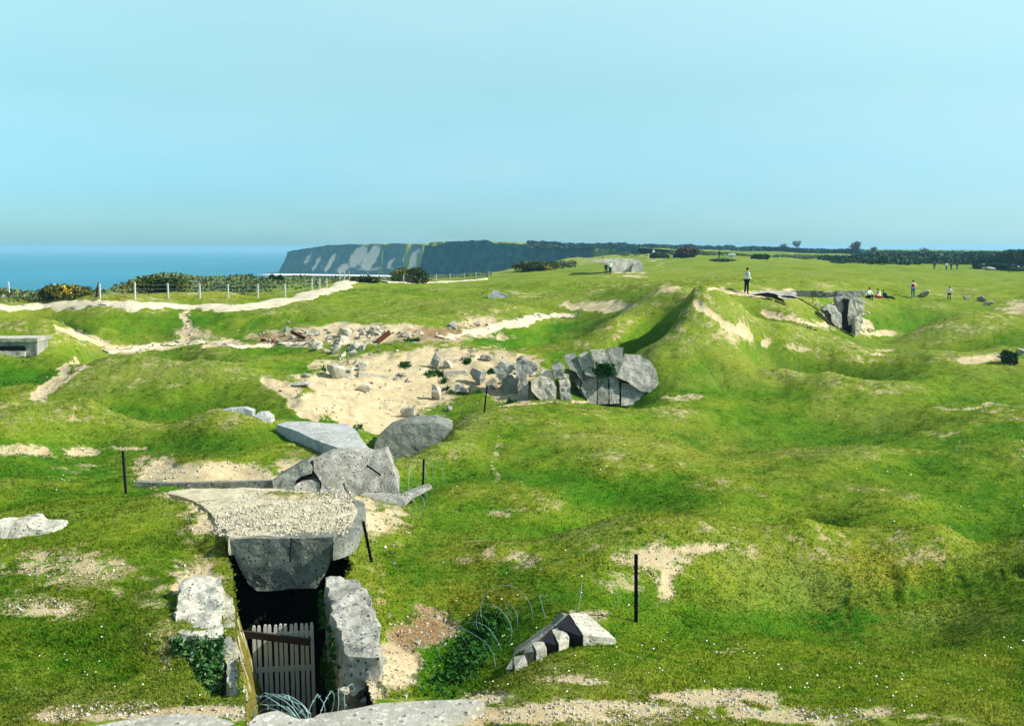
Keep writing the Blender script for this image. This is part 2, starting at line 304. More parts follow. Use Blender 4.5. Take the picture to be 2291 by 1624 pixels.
def attr(nt, nme): return N(nt, 'ShaderNodeAttribute', attribute_name=nme).outputs['Fac']
def turf_color(nt, co, lu, dr):
    n0 = noise(nt, co, .13, 5, .6, .5); n1 = noise(nt, co, .55, 6, .65, .4); n2 = noise(nt, co, 3.2, 6, .7); n3 = noise(nt, co, 16, 4, .75)
    base = mix(nt, rng(nt, n1, .40, .60), (.066, .185, .008), (.185, .265, .022))
    base = mix(nt, rng(nt, n2, .40, .68), base, (.27, .31, .05))
    base = mix(nt, rng(nt, n0, .50, .62, 0, .75), base, mix(nt, n2, (.24, .225, .04), (.38, .35, .11)))
    base = mix(nt, rng(nt, n0, .47, .38, 0, .7), base, mix(nt, n2, (.020, .120, .008), (.085, .225, .014)))
    dryc = mix(nt, n3, (.29, .24, .02), (.42, .37, .10))
    lushc = mix(nt, rng(nt, n2, .35, .65), (.008, .098, .011), (.050, .205, .014))
    f = mth(nt, 'MULTIPLY', lu, rng(nt, mth(nt, 'ADD', n2, n1), .85, 1.12))
    c = mix(nt, f, base, lushc)
    dryc = mix(nt, rng(nt, n0, .42, .56), dryc, mix(nt, n2, (.20, .225, .07), (.34, .36, .15)))
    f2 = mth(nt, 'MULTIPLY', dr, rng(nt, mth(nt, 'ADD', n2, n3), .74, 1.06))
    c = mix(nt, f2, c, dryc)
    # grain of the sward
    c = mix(nt, rng(nt, n3, .35, .62), mix(nt, 1.0, c, (.54, .62, .60), 'MULTIPLY'), c)
    n4 = noise(nt, co, 5.5, 5, .75)
    c = mix(nt, rng(nt, n4, .50, .36, 0, .7), c, mix(nt, 1.0, c, (.42, .62, .5), 'MULTIPLY'))
    c = mix(nt, 1.0, c, (.94, 1.0, .50), 'MULTIPLY')
    return c
# ------------------------------------------------------------------ object helpers
def link(o, parent=None):
    COL.objects.link(o)
    if parent is not None: o.parent = parent
    return o
def tag(o, label=None, cat=None, group=None, kind=None):
    if label: o['label'] = label
    if cat: o['category'] = cat
    if group: o['group'] = group
    if kind: o['kind'] = kind
    return o
def empty(name, loc=(0, 0, 0)):
    o = bpy.data.objects.new(name, None); o.location = loc; o.empty_display_size = .2; link(o); return o
def mesh_np(name, verts, faces, m, parent=None, smooth=False):
    """fast mesh from arrays; faces (n,3) or (n,4)"""
    me = bpy.data.meshes.new(name); verts = np.asarray(verts, dtype=np.float32); faces = np.asarray(faces, dtype=np.int32)
    me.vertices.add(len(verts)); me.vertices.foreach_set('co', verts.ravel())
    k = faces.shape[1]; me.loops.add(faces.size); me.loops.foreach_set('vertex_index', faces.ravel())
    me.polygons.add(len(faces)); me.polygons.foreach_set('loop_start', np.arange(0, faces.size, k, dtype=np.int32))
    me.polygons.foreach_set('use_smooth', np.full(len(faces), smooth))
    me.update(calc_edges=True); me.materials.append(m)
    o = bpy.data.objects.new(name, me); link(o, parent); return o
def bm_obj(name, bm, m, parent=None, smooth=False, origin=None):
    if origin is not None:
        for v in bm.verts: v.co -= Vector(origin)
    me = bpy.data.meshes.new(name); bm.to_mesh(me); bm.free(); me.materials.append(m)
    if smooth:
        for p in me.polygons: p.use_smooth = True
    o = bpy.data.objects.new(name, me); link(o, parent)
    if origin is not None: o.location = origin
    return o
def fattr(me, name, vals):
    a = me.attributes.new(name, 'FLOAT', 'POINT'); a.data.foreach_set('value', np.asarray(vals, dtype=np.float32).ravel())
# ------------------------------------------------------------------ materials
m_ground, nt, b = mat('turf_and_earth')
co = pos(nt); B_ = attr(nt, 'bare'); L_ = attr(nt, 'lush'); D_ = attr(nt, 'dry'); R_ = attr(nt, 'rust')
tc = turf_color(nt, co, L_, D_)
nb = noise(nt, co, 2.2, 8, .72, .3); nf = noise(nt, co, 22, 4, .7)
soil = mix(nt, rng(nt, nb, .35, .65), (.46, .345, .18), (.62, .52, .33))
soil = mix(nt, rng(nt, nf, .30, .46), (.30, .24, .13), soil)
soil = mix(nt, R_, soil, mix(nt, rng(nt, nf, .4, .6), (.10, .05, .02), (.34, .235, .11)))
nbl = noise(nt, co, .7, 6, .65)
thr = mth(nt, 'ADD', mth(nt, 'ADD', mth(nt, 'MULTIPLY', nb, 2.2), mth(nt, 'MULTIPLY', nf, 1.3)), mth(nt, 'MULTIPLY', nbl, 1.2))
fb = rng(nt, mth(nt, 'SUBTRACT', mth(nt, 'MULTIPLY', B_, 1.25), mth(nt, 'SUBTRACT', thr, 1.85)), -.10, .12)
vor = N(nt, 'ShaderNodeTexVoronoi'); vor.inputs['Scale'].default_value = 9; nt.links.new(co, vor.inputs['Vector'])
c = mix(nt, fb, tc, soil); c = mix(nt, attr(nt, 'trench_shade'), c, (.012, .016, .010))  # trench ground painted near-black to stand for the shade in it
nt.links.new(c, b.inputs['Base Color'])
bump(nt, b, mth(nt, 'ADD', mth(nt, 'MULTIPLY', nb, 1.5), nf), .75, .07)
m_grass, nt, b = mat('grass_blades')
tc = turf_color(nt, pos(nt), attr(nt, 'lush'), attr(nt, 'dry'))
nt.links.new(mix(nt, 1.0, tc, (1.38, 1.34, 1.2), 'MULTIPLY'), b.inputs['Base Color'])
av = N(nt, 'ShaderNodeAttribute', attribute_name='lie').outputs['Vector']; nt.links.new(av, b.inputs['Normal'])
tr = N(nt, 'ShaderNodeBsdfTranslucent'); ms_ = N(nt, 'ShaderNodeMixShader'); ms_.inputs[0].default_value = .3
nt.links.new(mix(nt, 1.0, tc, (1.5, 1.5, 1.2), 'MULTIPLY'), tr.inputs[0]); nt.links.new(b.outputs[0], ms_.inputs[1]); nt.links.new(tr.outputs[0], ms_.inputs[2]); nt.links.new(ms_.outputs[0], [x for x in nt.nodes if x.type == 'OUTPUT_MATERIAL'][0].inputs[0])
def concrete(name, c1, c2, pit=.5, dark=(.03, .03, .03), sc=1.0):
    m, nt, b = mat(name); co = N(nt, 'ShaderNodeTexCoord').outputs['Object']
    a = noise(nt, co, 1.7*sc, 8, .7, .5); f = noise(nt, co, 14*sc, 5, .7)
    c = mix(nt, rng(nt, a, .35, .68), c1, c2)
    s0 = noise(nt, co, .9*sc, 3, .6, 1.2); c = mix(nt, rng(nt, s0, .56, .40, 0, .55), c, mix(nt, 1.0, c, (.55, .56, .50), 'MULTIPLY'))
    v3 = N(nt, 'ShaderNodeTexVoronoi'); v3.inputs['Scale'].default_value = 3.1*sc; nt.links.new(co, v3.inputs['Vector'])
    c = mix(nt, mth(nt, 'MULTIPLY', rng(nt, v3.outputs['Distance'], .26, .16), rng(nt, f, .50, .62)), c, tuple(min(1, x*1.45) for x in c2))
    c = mix(nt, rng(nt, f, .56, .72), c, tuple(min(1, x*1.5) for x in c2))
    v = N(nt, 'ShaderNodeTexVoronoi'); v.inputs['Scale'].default_value = 9*sc; v.inputs['Randomness'].default_value = 1; nt.links.new(co, v.inputs['Vector'])
    pf = mth(nt, 'MULTIPLY', rng(nt, v.outputs['Distance'], .28, .17), rng(nt, mth(nt, 'ADD', a, f), .90, 1.04))
    c = mix(nt, mth(nt, 'MULTIPLY', pf, pit), c, dark)
    c = mix(nt, mth(nt, 'MULTIPLY', rng(nt, f, .42, .30), .6), c, tuple(x*.35 for x in c1))
    nt.links.new(c, b.inputs['Base Color'])
    bump(nt, b, mth(nt, 'SUBTRACT', mth(nt, 'ADD', a, mth(nt, 'MULTIPLY', f, .6)), mth(nt, 'MULTIPLY', pf, pit)), .7, .06)
    return m
m_conc = concrete('weathered_concrete', (.26, .25, .21), (.44, .42, .36), .85)
m_conc_dark = concrete('stained_pitted_concrete', (.15, .16, .13), (.29, .30, .25), 1.0, sc=1.3)
m_conc_pale = concrete('pale_concrete', (.40, .375, .30), (.60, .56, .46), .7)
m_flat = concrete('smooth_concrete_paving', (.36, .335, .28), (.50, .47, .40), .45, sc=.8)
m_slab = concrete('grey_slab_concrete', (.36, .36, .34), (.46, .46, .43), .35, sc=.7)
m_rock = concrete('limestone_rubble', (.40, .35, .26), (.62, .57, .46), .7)
m_sandtop = concrete('gravelly_roof_sand', (.47, .40, .255), (.66, .59, .42), .8, dark=(.14, .15, .06), sc=2.2)
m_moss = concrete('ochre_mossy_plaster', (.12, .105, .02), (.24, .20, .04), .6)
m_rough = concrete('lichened_board_concrete', (.33, .31, .21), (.52, .49, .38), 1.0, dark=(.08, .09, .04), sc=1.6)
def plain(name, c, rough=.8, metal=0, var=.25, sc=8):
    m, nt, b = mat(name); co = N(nt, 'ShaderNodeTexCoord').outputs['Object']
    f = noise(nt, co, sc, 4, .6)
    nt.links.new(mix(nt, f, tuple(x*(1-var) for x in c), tuple(min(1, x*(1+var)) for x in c)), b.inputs['Base Color'])
    b.inputs['Roughness'].default_value = rough; b.inputs['Metallic'].default_value = metal
    return m
m_iron_shade = plain('tarred_iron_and_shade', (.018, .016, .02), .7)  # iron parts; also the painted shade of gaps, slits and risers
m_wire = plain('galvanised_wire', (.26, .40, .38), .55, .2)
m_rust = plain('rusted_steel', (.11, .035, .018), .85, 0, .5)
m_white = plain('white_paint', (.62, .60, .53), .6, 0, .08)
m_wood = plain('dark_weathered_wood', (.045, .032, .025), .9, 0, .4)
m_post = plain('pale_concrete_post', (.62, .61, .58), .9, 0, .15)
m_skin = plain('skin', (.50, .28, .19), .6, 0, .05)
m_twig = plain('bare_twigs', (.10, .085, .07), .9, 0, .3)
def cloth(name, c): return plain(name, c, .85, 0, .12)
def leafmat(name, c1, c2, c3=None, t=.62, sc=1.2):
    m, nt, b = mat(name); co = pos(nt)
    a = noise(nt, co, sc, 5, .65); f = noise(nt, co, sc*7, 3, .6)
    c = mix(nt, rng(nt, a, .35, .65), c1, c2)
    c = mix(nt, rng(nt, f, .4, .65), mix(nt, 1.0, c, (.55, .6, .55), 'MULTIPLY'), c)
    if c3: c = mix(nt, rng(nt, mth(nt, 'ADD', mth(nt, 'MULTIPLY', f, .5), mth(nt, 'MULTIPLY', a, .5)), t-.06, t), c, c3)
    nt.links.new(c, b.inputs['Base Color']); b.inputs['Roughness'].default_value = .75
    return m
m_ivy = leafmat('glossy_ivy', (.02, .085, .01), (.05, .16, .02), (.30, .42, .14), .62, 5)
m_ivy.node_tree.nodes['Principled BSDF'].inputs['Roughness'].default_value = .35
m_ivy.node_tree.nodes['Principled BSDF'].inputs['Specular IOR Level'].default_value = .5
m_gorse = leafmat('gorse_green', (.030, .060, .014), (.075, .115, .022), (.50, .34, .03), .60, .5)
m_scrub = leafmat('grey_scrub', (.15, .18, .08), (.18, .26, .08), (.20, .17, .15), .60, .25)
m_hedge = leafmat('dark_hedge', (.035, .085, .055), (.07, .13, .075), (.34, .25, .06), .66, .06)
m_farhedge = leafmat('far_hedge', (.035, .09, .085), (.05, .12, .10), None, .6, .02)
m_weeds = leafmat('dark_weeds', (.018, .075, .012), (.045, .15, .02), (.15, .26, .05), .66, 3)
# sea
m_sea, nt, b = mat('sea_water'); co = pos(nt)
mp = N(nt, 'ShaderNodeMapping'); mp.inputs['Scale'].default_value = (.004, .0013, 1); nt.links.new(co, mp.inputs[0])
a = noise(nt, mp.outputs[0], 1.0, 5, .6)
nt.links.new(mix(nt, rng(nt, a, .40, .62), (.0, .14, .21), (.005, .20, .28)), b.inputs['Base Color'])
b.inputs['Roughness'].default_value = .45; b.inputs['Specular IOR Level'].default_value = .25
bump(nt, b, noise(nt, co, .6, 6, .7), .35, .4)
# far cliffs
m_cliff, nt, b = mat('chalky_cliff'); co = pos(nt)
n1 = noise(nt, co, .035, 6, .7, .8); n2 = noise(nt, co, .16, 5, .7)
pale = mix(nt, n2, (.50, .38, .28), (.95, .78, .60))
veg = mix(nt, rng(nt, n2, .4, .6), (.012, .070, .075), (.05, .14, .12))
ff = rng(nt, mth(nt, 'ADD', attr(nt, 'lit_chalk'), mth(nt, 'ADD', mth(nt, 'MULTIPLY', n1, .7), mth(nt, 'MULTIPLY', n2, .5))), .84, 1.02)  # pale patches: bare chalk plus grazing sunlight painted into the colour
nt.links.new(mix(nt, ff, veg, pale), b.inputs['Base Color']); bump(nt, b, n2, 1, 3)
m_beach = plain('pale_beach', (.80, .78, .70), .9, 0, .15, .05)
m_path, nt, b = mat('trodden_chalk_path'); co = pos(nt)
n1 = noise(nt, co, 1.1, 6, .7); n2 = noise(nt, co, 9, 4, .7)
nt.links.new(mix(nt, rng(nt, n2, .35, .6), (.42, .35, .22), mix(nt, rng(nt, n1, .35, .65), (.52, .45, .31), (.68, .62, .48))), b.inputs['Base Color']); bump(nt, b, n2, .4, .03)
# ------------------------------------------------------------------ ground sheet
def grid_faces(r, c):
    i = np.arange((r-1)*c).reshape(r-1, c)[:, :-1].ravel()
    return np.stack([i, i+1, i+c+1, i+c], 1)
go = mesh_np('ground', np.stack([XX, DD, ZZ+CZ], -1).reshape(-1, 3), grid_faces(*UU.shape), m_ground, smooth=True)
rust = ell([(620,760,50,16,.8),(660,752,60,10,.6),(1000,742,90,16,.9),(930,758,50,10,.8),(940,1400,110,60,1),(1010,1350,60,30,.3),(880,765,60,8,.6)], 5)
for nme, arr in (('bare', bare), ('lush', lush), ('dry', dry), ('rust', rust), ('trench_shade', (blur(trench*1.0, 1, 1) > .01)*1.0)): fattr(go.data, nme, arr)  # last mask marks the trench, widened a cell, for its painted shade
tag(go, kind='structure')
# skirt of flat ground round and behind the camera
bmx = bmesh.new()
for x0, x1, y0, y1 in ((-75, 400, -60, 3.2),):
    vs = [bmx.verts.new(p) for p in ((x0, y0, CZ-6.02), (x1, y0, CZ-6.02), (x1, y1, CZ-6.02), (x0, y1, CZ-6.02))]; bmx.faces.new(vs)
gs = bm_obj('ground', bmx, m_ground); tag(gs, kind='structure')
# sea
bmx = bmesh.new(); vs = [bmx.verts.new(p) for p in ((-16000, -400, 0), (6000, -400, 0), (6000, 16000, 0), (-16000, 16000, 0))]; bmx.faces.new(vs)
tag(bm_obj('sea', bmx, m_sea), kind='structure')
# paths as sheets lying on the ground
def catmull(pts, k=14):
    out = []
    for i in range(len(pts)-1):
        p0 = pts[max(i-1, 0)]; p1 = pts[i]; p2 = pts[i+1]; p3 = pts[min(i+2, len(pts)-1)]
        for j in range(k):
            t = j/k; out.append(0.5*((2*p1)+(p2-p0)*t+(2*p0-5*p1+4*p2-p3)*t*t+(3*p1-p0-3*p2+p3)*t**3))
    out.append(pts[-1]); return out
for nme, pts, hw in PATHS:
    h = [hit(*p) for p in pts]; h = [Vector((q.x, q.y, 0)) for q in h if q]
    c = catmull(h, 40); vv, ff = [], []; NX = 7
    for i, p in enumerate(c):
        t = (c[min(i+1, len(c)-1)]-c[max(i-1, 0)]).normalized(); nrm = Vector((t.y, -t.x, 0))
        uq = 1145.5+F*p.x/p.y; w = hw*(np.interp(uq, [0, 420, 560, 700, 800], [.6, .6, 1.15, 1.2, .8]) if len(pts) > 10 else 1)*(1+.35*mnoise.noise(Vector((p.x*.35, p.y*.35, 1))))
        for k in range(NX):
            q = p+nrm*w*(k/(NX-1)*2-1)+nrm*(.25*mnoise.noise(Vector((p.x*1.6, p.y*1.6, k*3.1)))*(2 if k in (0, NX-1) else 1))
            vv.append((q.x, q.y, CZ+tz(q.x, q.y)+.025+.0009*q.y-(0.03+.001*q.y if k in (0, NX-1) else 0)))
        if i:
            for k in range(NX-1):
                a0 = (i-1)*NX+k; ff.append((a0, a0+1, a0+NX+1, a0+NX))
    tag(mesh_np(nme, vv, ff, m_path, smooth=True), kind='structure')
# ------------------------------------------------------------------ far cliffs and headlands
def cliff(pts, lit_chalk, zt, seed, batter=.38, label='cliff'):
    pp = [Vector((x, y, 0)) for x, y in pts]; c = catmull(pp, 30); rows = 26; vv = []; ch = []
    L = 0
    for i, p in enumerate(c):
        t = (c[min(i+1, len(c)-1)]-c[max(i-1, 0)]).normalized(); nrm = Vector((-t.y, t.x, 0))    # seaward = left of travel
        if i: L += (p-c[i-1]).length
        top = zt(p)
        for k in range(rows+1):
            v = k/rows; z = -1+(top+1)*(1-v)
            rough = 5*mnoise.fractal(Vector((L*.035, z*.03, seed)), 1, 2, 5)+3.0*math.sin(L*.09+3*mnoise.noise(Vector((L*.02, z*.02, 9))))*v
            off = batter*(top+1)*v**1.1+rough*(0.25+v*.9)+3
            q = p+nrm*off
            vv.append((q.x, q.y, z+(1.6*mnoise.noise(Vector((L*.06, 3, seed)))+.9*mnoise.noise(Vector((L*.4, 3, seed))) if k < 3 else 0)))
            u = 1145.5+F*q.x/q.y; py = 812-F*(((z-CZ)/q.y*ct+st)/(ct-(z-CZ)/q.y*st))
            cc = 0
            for cx, cy, rx, ry, s in lit_chalk:
                dx = u+(py-580)*.55-cx
                cc = max(cc, s*(1-min(1, max(0, (math.hypot(dx/rx, (py-cy)/ry)-.5)/.7))))
            ch.append(cc)
    f = grid_faces(len(c), rows+1)
    o = mesh_np(label, vv, f, m_cliff, smooth=True); fattr(o.data, 'lit_chalk', ch); tag(o, kind='structure'); return o
def zt(p):
    return CZ+tz(p.x+6, p.y)+1.0
def ztl(p):
    u = 1145.5+F*p.x/p.y
    py = np.interp(u, [620,640,680,740,800,830,850,900,950,980,1010,1060,1100,1110,1160,1250], [572,566,557,549,546,550,547,545,549,551,541,539,538,546,546,552])
    return CZ+slope(py)*p.y
cliff([(-300,1400),(-304,1375),(-286,1338),(-185,1294),(-70,1228),(-20,1140)][::-1], [(800,575,20,30,.62),(830,578,18,34,.66),(925,585,10,34,.6),(955,575,26,34,.68),(905,570,6,24,.5),(745,585,8,26,.5),(690,580,8,24,.42),(715,590,6,22,.45),(780,600,14,14,.5),(850,602,70,6,.35),(880,590,5,20,.5)], ztl, 3.0, .36)
cliff([(60,450),(72,560),(50,650),(0,700),(-48,738),(-62,760),(-60,800),(-40,850)], [], ztl, 8.0, .35)
# grassy cap that joins the cliff tops to the land behind
def cap(pts, inland, label='hills'):
    pp = catmull([Vector((x, y, 0)) for x, y in pts], 30); vv = []
    for i, p in enumerate(pp):
        t = (pp[min(i+1, len(pp)-1)]-pp[max(i-1, 0)]).normalized(); nrm = Vector((t.y, -t.x, 0))
        for k in range(6):
            q = p+nrm*(k/5*inland-3); vv.append((q.x, q.y, ztl(p)-.6-k*.9+1.2*mnoise.noise(Vector((q.x*.05, q.y*.05, 2)))))
    tag(mesh_np(label, vv, grid_faces(len(pp), 6), m_ground, smooth=True), kind='structure')
cap([(-300,1400),(-304,1375),(-286,1338),(-185,1294),(-70,1228),(-20,1140)][::-1], 60)
cap([(60,450),(72,560),(50,650),(0,700),(-48,738),(-62,760),(-60,800)], 50)
# beach under the far cliff
pp = [(-120,1225),(-175,1262),(-215,1280),(-250,1296),(-290,1310),(-318,1335)]
vv = []
for i, (x, y) in enumerate(pp):
    vv += [(x-16, y-26, .05), (x+22, y+22, 1.2)]
tag(mesh_np('beach', vv, [(2*i, 2*i+1, 2*i+3, 2*i+2) for i in range(len(pp)-1)], m_beach), kind='structure')
# ================================================================== object builders
def jag(bm, L, amp, seed, fr=1.6, oct_=4):
    for _ in range(6):
        bmesh.ops.triangulate(bm, faces=bm.faces[:])
        le = [e for e in bm.edges if e.calc_length() > L]
        if not le or len(bm.verts) > 9000: break
        bmesh.ops.subdivide_edges(bm, edges=le, cuts=1)
    bmesh.ops.triangulate(bm, faces=bm.faces[:]); bm.normal_update()
    for v in bm.verts:
        q = v.co*fr+Vector((seed*7.1, seed*3.3, 0))
        v.co += v.normal*(amp*mnoise.fractal(q, 1.0, 2.0, oct_)) + amp*.5*mnoise.noise_vector(q*2.7)
    bm.normal_update()
def prism(name, top, bot, m, parent=None, L=.25, amp=.02, seed=1, loc=None):
    """closed solid between two matching rings of points"""
    bm = bmesh.new(); t = [bm.verts.new(p) for p in top]; q = [bm.verts.new(p) for p in bot]; n = len(t)
    bm.faces.new(t); bm.faces.new(q[::-1])
    for i in range(n): bm.faces.new((t[(i+1) % n], t[i], q[i], q[(i+1) % n]))
    bmesh.ops.recalc_face_normals(bm, faces=bm.faces[:])
    jag(bm, L, amp, seed)
    if parent is not None and loc is None: o0 = parent.location.copy()
    else: o0 = Vector(loc) if loc is not None else sum((Vector(p) for p in bot), Vector())/n
    for v in bm.verts: v.co -= o0
    o = bm_obj(name, bm, m, parent)
    if parent is None: o.location = o0
    return o
def imgblock(name, poly, d, thick, m, lean=.3, yaw=0, parent=None, L=.2, amp=.03, seed=1, taper=.92, sink=None):
    if d is None: d = hit(sum(p[0] for p in poly)/len(poly), max(p[1] for p in poly)-1).y
    """outline measured on the photo, stood up at its real distance and given its real thickness"""
    pb = max(p[1] for p in poly); z0 = slope(pb)*d; cx = sum(p[0] for p in poly)/len(poly); x0 = (cx-1145.5)/F*d
    fr = []
    for px, py in poly:
        s = slope(py); xd = xdir(px, py)
        dd = (d-lean*z0-yaw*x0)/(1-lean*s-yaw*xd)      # plane y = d + lean (z-z0) + yaw (x-x0)
        fr.append(Vector((xd*dd, dd, CZ+s*dd)))
    if sink is None: sink = .3 if lean > .15 else 0
    zl = min(p.z for p in fr); zh = max(p.z for p in fr)
    fr = [p-Vector((0, 0, sink)) if p.z < zl+.18*(zh-zl) else p for p in fr]
    c = sum(fr, Vector())/len(fr)
    bk = [c+(p-c)*taper+Vector((0, thick, -.02)) for p in fr]
    return prism(name, fr, bk, m, parent, L, amp, seed, loc=None)
def plan(name, poly, z, thick, m, k=0, dref=0, parent=None, L=.25, amp=.02, seed=1, shift=(0, 0)):
    """horizontal slab whose edge is measured on the photo; z may fall with distance (k)"""
    top = []
    for px, py in poly:
        s = slope(py); d = (z-k*dref)/(s-k); top.append(Vector((xdir(px, py)*d, d, CZ+s*d)))
    bot = [p+Vector((shift[0], shift[1], -thick)) for p in top]
    return prism(name, top, bot, m, parent, L, amp, seed)
def rockbm(sx, sy, sz, seed, n=13, L=None, amp=.05, boxy=.6):
    r = random.Random(seed); bm = bmesh.new()
    for _ in range(n):
        v = Vector((r.uniform(-1, 1), r.uniform(-1, 1), r.uniform(-1, 1)))
        mx = max(abs(v.x), abs(v.y), abs(v.z)); v = v.normalized().lerp(v/mx, boxy)*r.uniform(.8, 1.0)
        bm.verts.new((v.x*sx/2, v.y*sy/2, v.z*sz/2))
    g = bmesh.ops.convex_hull(bm, input=bm.verts[:])
    bmesh.ops.delete(bm, geom=[v for v in bm.verts if not v.link_faces], context='VERTS')
    s = max(sx, sy, sz); jag(bm, L or s*.22, amp*s, seed, fr=2.2/s)
    return bm
def rock(name, px, py, wp, hp, m, seed, parent=None, dep=.8, rz=None, tilt=0, sink=.12, d=None, boxy=.6, n=13):
    """rock whose foot is at photo point (px, py), wp x hp photo pixels in size"""
    q = hit(px, py) if d is None else P(px, py, d)
    if q is None: q = P(px, py, 60)
    k = mpp(q.y); w, h = wp*k, hp*k*1.05
    bm = rockbm(w, w*dep, h, seed, n=n, boxy=boxy)
    R = Matrix.Rotation(tilt, 4, 'Y') @ Matrix.Rotation(random.Random(seed).uniform(-.3, .3) if rz is None else rz, 4, 'Z')
    bmesh.ops.transform(bm, matrix=R, verts=bm.verts)
    zmin = min(v.co.z for v in bm.verts)
    for v in bm.verts: v.co.z -= zmin+sink*h
    o = bm_obj(name, bm, m, parent)
    if parent is None: o.location = q
    else:
        for v in o.data.vertices: v.co += q-parent.location
    return o
def tube(bm, pts, r, sides=5, taper=1.0, cap=True):
    rings = []; n = len(pts)
    for i, p in enumerate(pts):
        t = (pts[min(i+1, n-1)]-pts[max(i-1, 0)])
        t = t.normalized() if t.length > 1e-9 else Vector((0, 0, 1))
        a = t.orthogonal().normalized() if i == 0 else (prev-t*prev.dot(t)).normalized(); prev = a
        b_ = t.cross(a); rr = r*(1+(taper-1)*i/max(n-1, 1))
        rings.append([bm.verts.new(p+a*math.cos(2*PI*k/sides)*rr+b_*math.sin(2*PI*k/sides)*rr) for k in range(sides)])
    for i in range(n-1):
        for k in range(sides):
            bm.faces.new((rings[i][k], rings[i][(k+1) % sides], rings[i+1][(k+1) % sides], rings[i+1][k]))
    if cap:
        bm.faces.new(rings[0][::-1]); bm.faces.new(rings[-1])
def box(bm, c, sx, sy, sz, R=None):
    g = bmesh.ops.create_cube(bm, size=1)
    for v in g['verts']:
        q = Vector((v.co.x*sx, v.co.y*sy, v.co.z*sz))
        if R is not None: q = R @ q
        v.co = q+Vector(c)
def leaves(name, pts, size, m, parent=None, seed=0, up=.3, origin=None, aspect=1.6):
    """cloud of small pointed leaf faces at the given positions"""
    rg = np.random.default_rng(seed); p = np.asarray(pts, dtype=float); n = len(p)
    a = rg.normal(size=(n, 3)); a[:, 2] = a[:, 2]*.6+up; a /= np.linalg.norm(a, axis=1)[:, None]
    b_ = np.cross(a, rg.normal(size=(n, 3))); b_ /= np.linalg.norm(b_, axis=1)[:, None]
    s = size*rg.uniform(.6, 1.3, (n, 1)); v = np.empty((n, 4, 3))
    v[:, 0] = p-a*s*aspect/2; v[:, 1] = p+b_*s*.5; v[:, 2] = p+a*s*aspect/2; v[:, 3] = p-b_*s*.5
    if origin is not None: v -= np.array(origin)
    o = mesh_np(name, v.reshape(-1, 3), np.arange(n*4).reshape(n, 4), m, parent)
    if origin is not None and parent is None: o.location = origin
    return o
def blobpts(n, c, rx, ry, rz, seed, lumps=9, shell=.55):
    """points spread through an uneven crown made of overlapping lumps"""
    rg = np.random.default_rng(seed); out = []
    cs = [(rg.uniform(-.62, .62)*rx, rg.uniform(-.6, .6)*ry, rg.uniform(.25, .95)*rz, rg.uniform(.28, .5)) for _ in range(lumps)]
    for i in range(n):
        k = cs[i % lumps]; v = rg.normal(size=3); v /= np.linalg.norm(v); r = rg.uniform(shell, 1.0)**.6
        h = k[3]*(1+.25*rg.normal()*.5)
        out.append((c[0]+k[0]+v[0]*r*h*rx, c[1]+k[1]+v[1]*r*h*ry, c[2]+max(0, k[2]*(.62)+v[2]*r*h*rz*.9)))
    return out
def dfor(py, z): return z/slope(py)
m_tunnel_shade = concrete('shade_black_wall', (.012, .014, .012), (.03, .035, .025), .2)  # near-black: darkness of the covered passage put into the wall colour
m_shade = concrete('shade_mossy_wall', (.02, .04, .02), (.05, .085, .035), .5)
# ================================================================== entrance bunker
z550 = lambda X, Y: ((550+X/1.9155)/1.692, (1900+Y/1.9155)/1.692)
z6 = lambda X, Y: ((300+X/1.5273)/1.692, (1550+Y/1.5273)/1.692)
z5 = lambda X, Y: ((900+X/1.3476)/1.692, (1150+Y/1.3476)/1.692)
z3 = lambda X, Y: ((2200+X/2.546)/1.692, (850+Y/2.546)/1.692)
z4 = lambda X, Y: ((3000+X/2.612)/1.692, (850+Y/2.612)/1.692)
rf = empty('bunker_roof', P(620, 1322, 19.5))
tag(rf, 'thick wedge shaped concrete roof slab with sandy top over the dark trench entrance', 'bunker roof')
imgblock('front_block', [(510,1206),(560,1204),(640,1205),(700,1203),(747,1201),(745,1223),(732,1262),(722,1290),(708,1316),(660,1319),(600,1324),(575,1323),(553,1305),(538,1271),(516,1228)], 19.5, .5, m_conc_dark, lean=.04, parent=rf, L=.14, amp=.028, seed=3, taper=1.0)
plan('sandy_top', [(511,1203),(570,1199),(650,1200),(742,1198),(765,1180),(788,1160),(800,1138),(786,1120),(730,1105),(660,1097),(600,1091),(540,1091),(480,1092),(430,1094),(380,1098),(372,1103),(415,1112),(450,1128),(474,1150),(490,1172),(513,1192)], -5.79, .35, m_sandtop, k=-.08, dref=19.5, parent=rf, L=.3, amp=.035, seed=5)
plan('side_slab', [(745,1204),(746,1224),(770,1217),(789,1209),(806,1182),(818,1151),(814,1126),(786,1110),(797,1135),(776,1172)], -5.88, .26, m_conc_dark, k=-.08, dref=19.5, parent=rf, L=.2, amp=.03, seed=6)
bmx = bmesh.new(); o0 = rf.location
tube(bmx, [P(652,1203,19.44)-o0, P(651,1220,19.43)-o0, P(649,1240,19.43)-o0, P(650,1256,19.45)-o0], .022, 5)
bm_obj('crack_bar', bmx, m_iron_shade, rf)
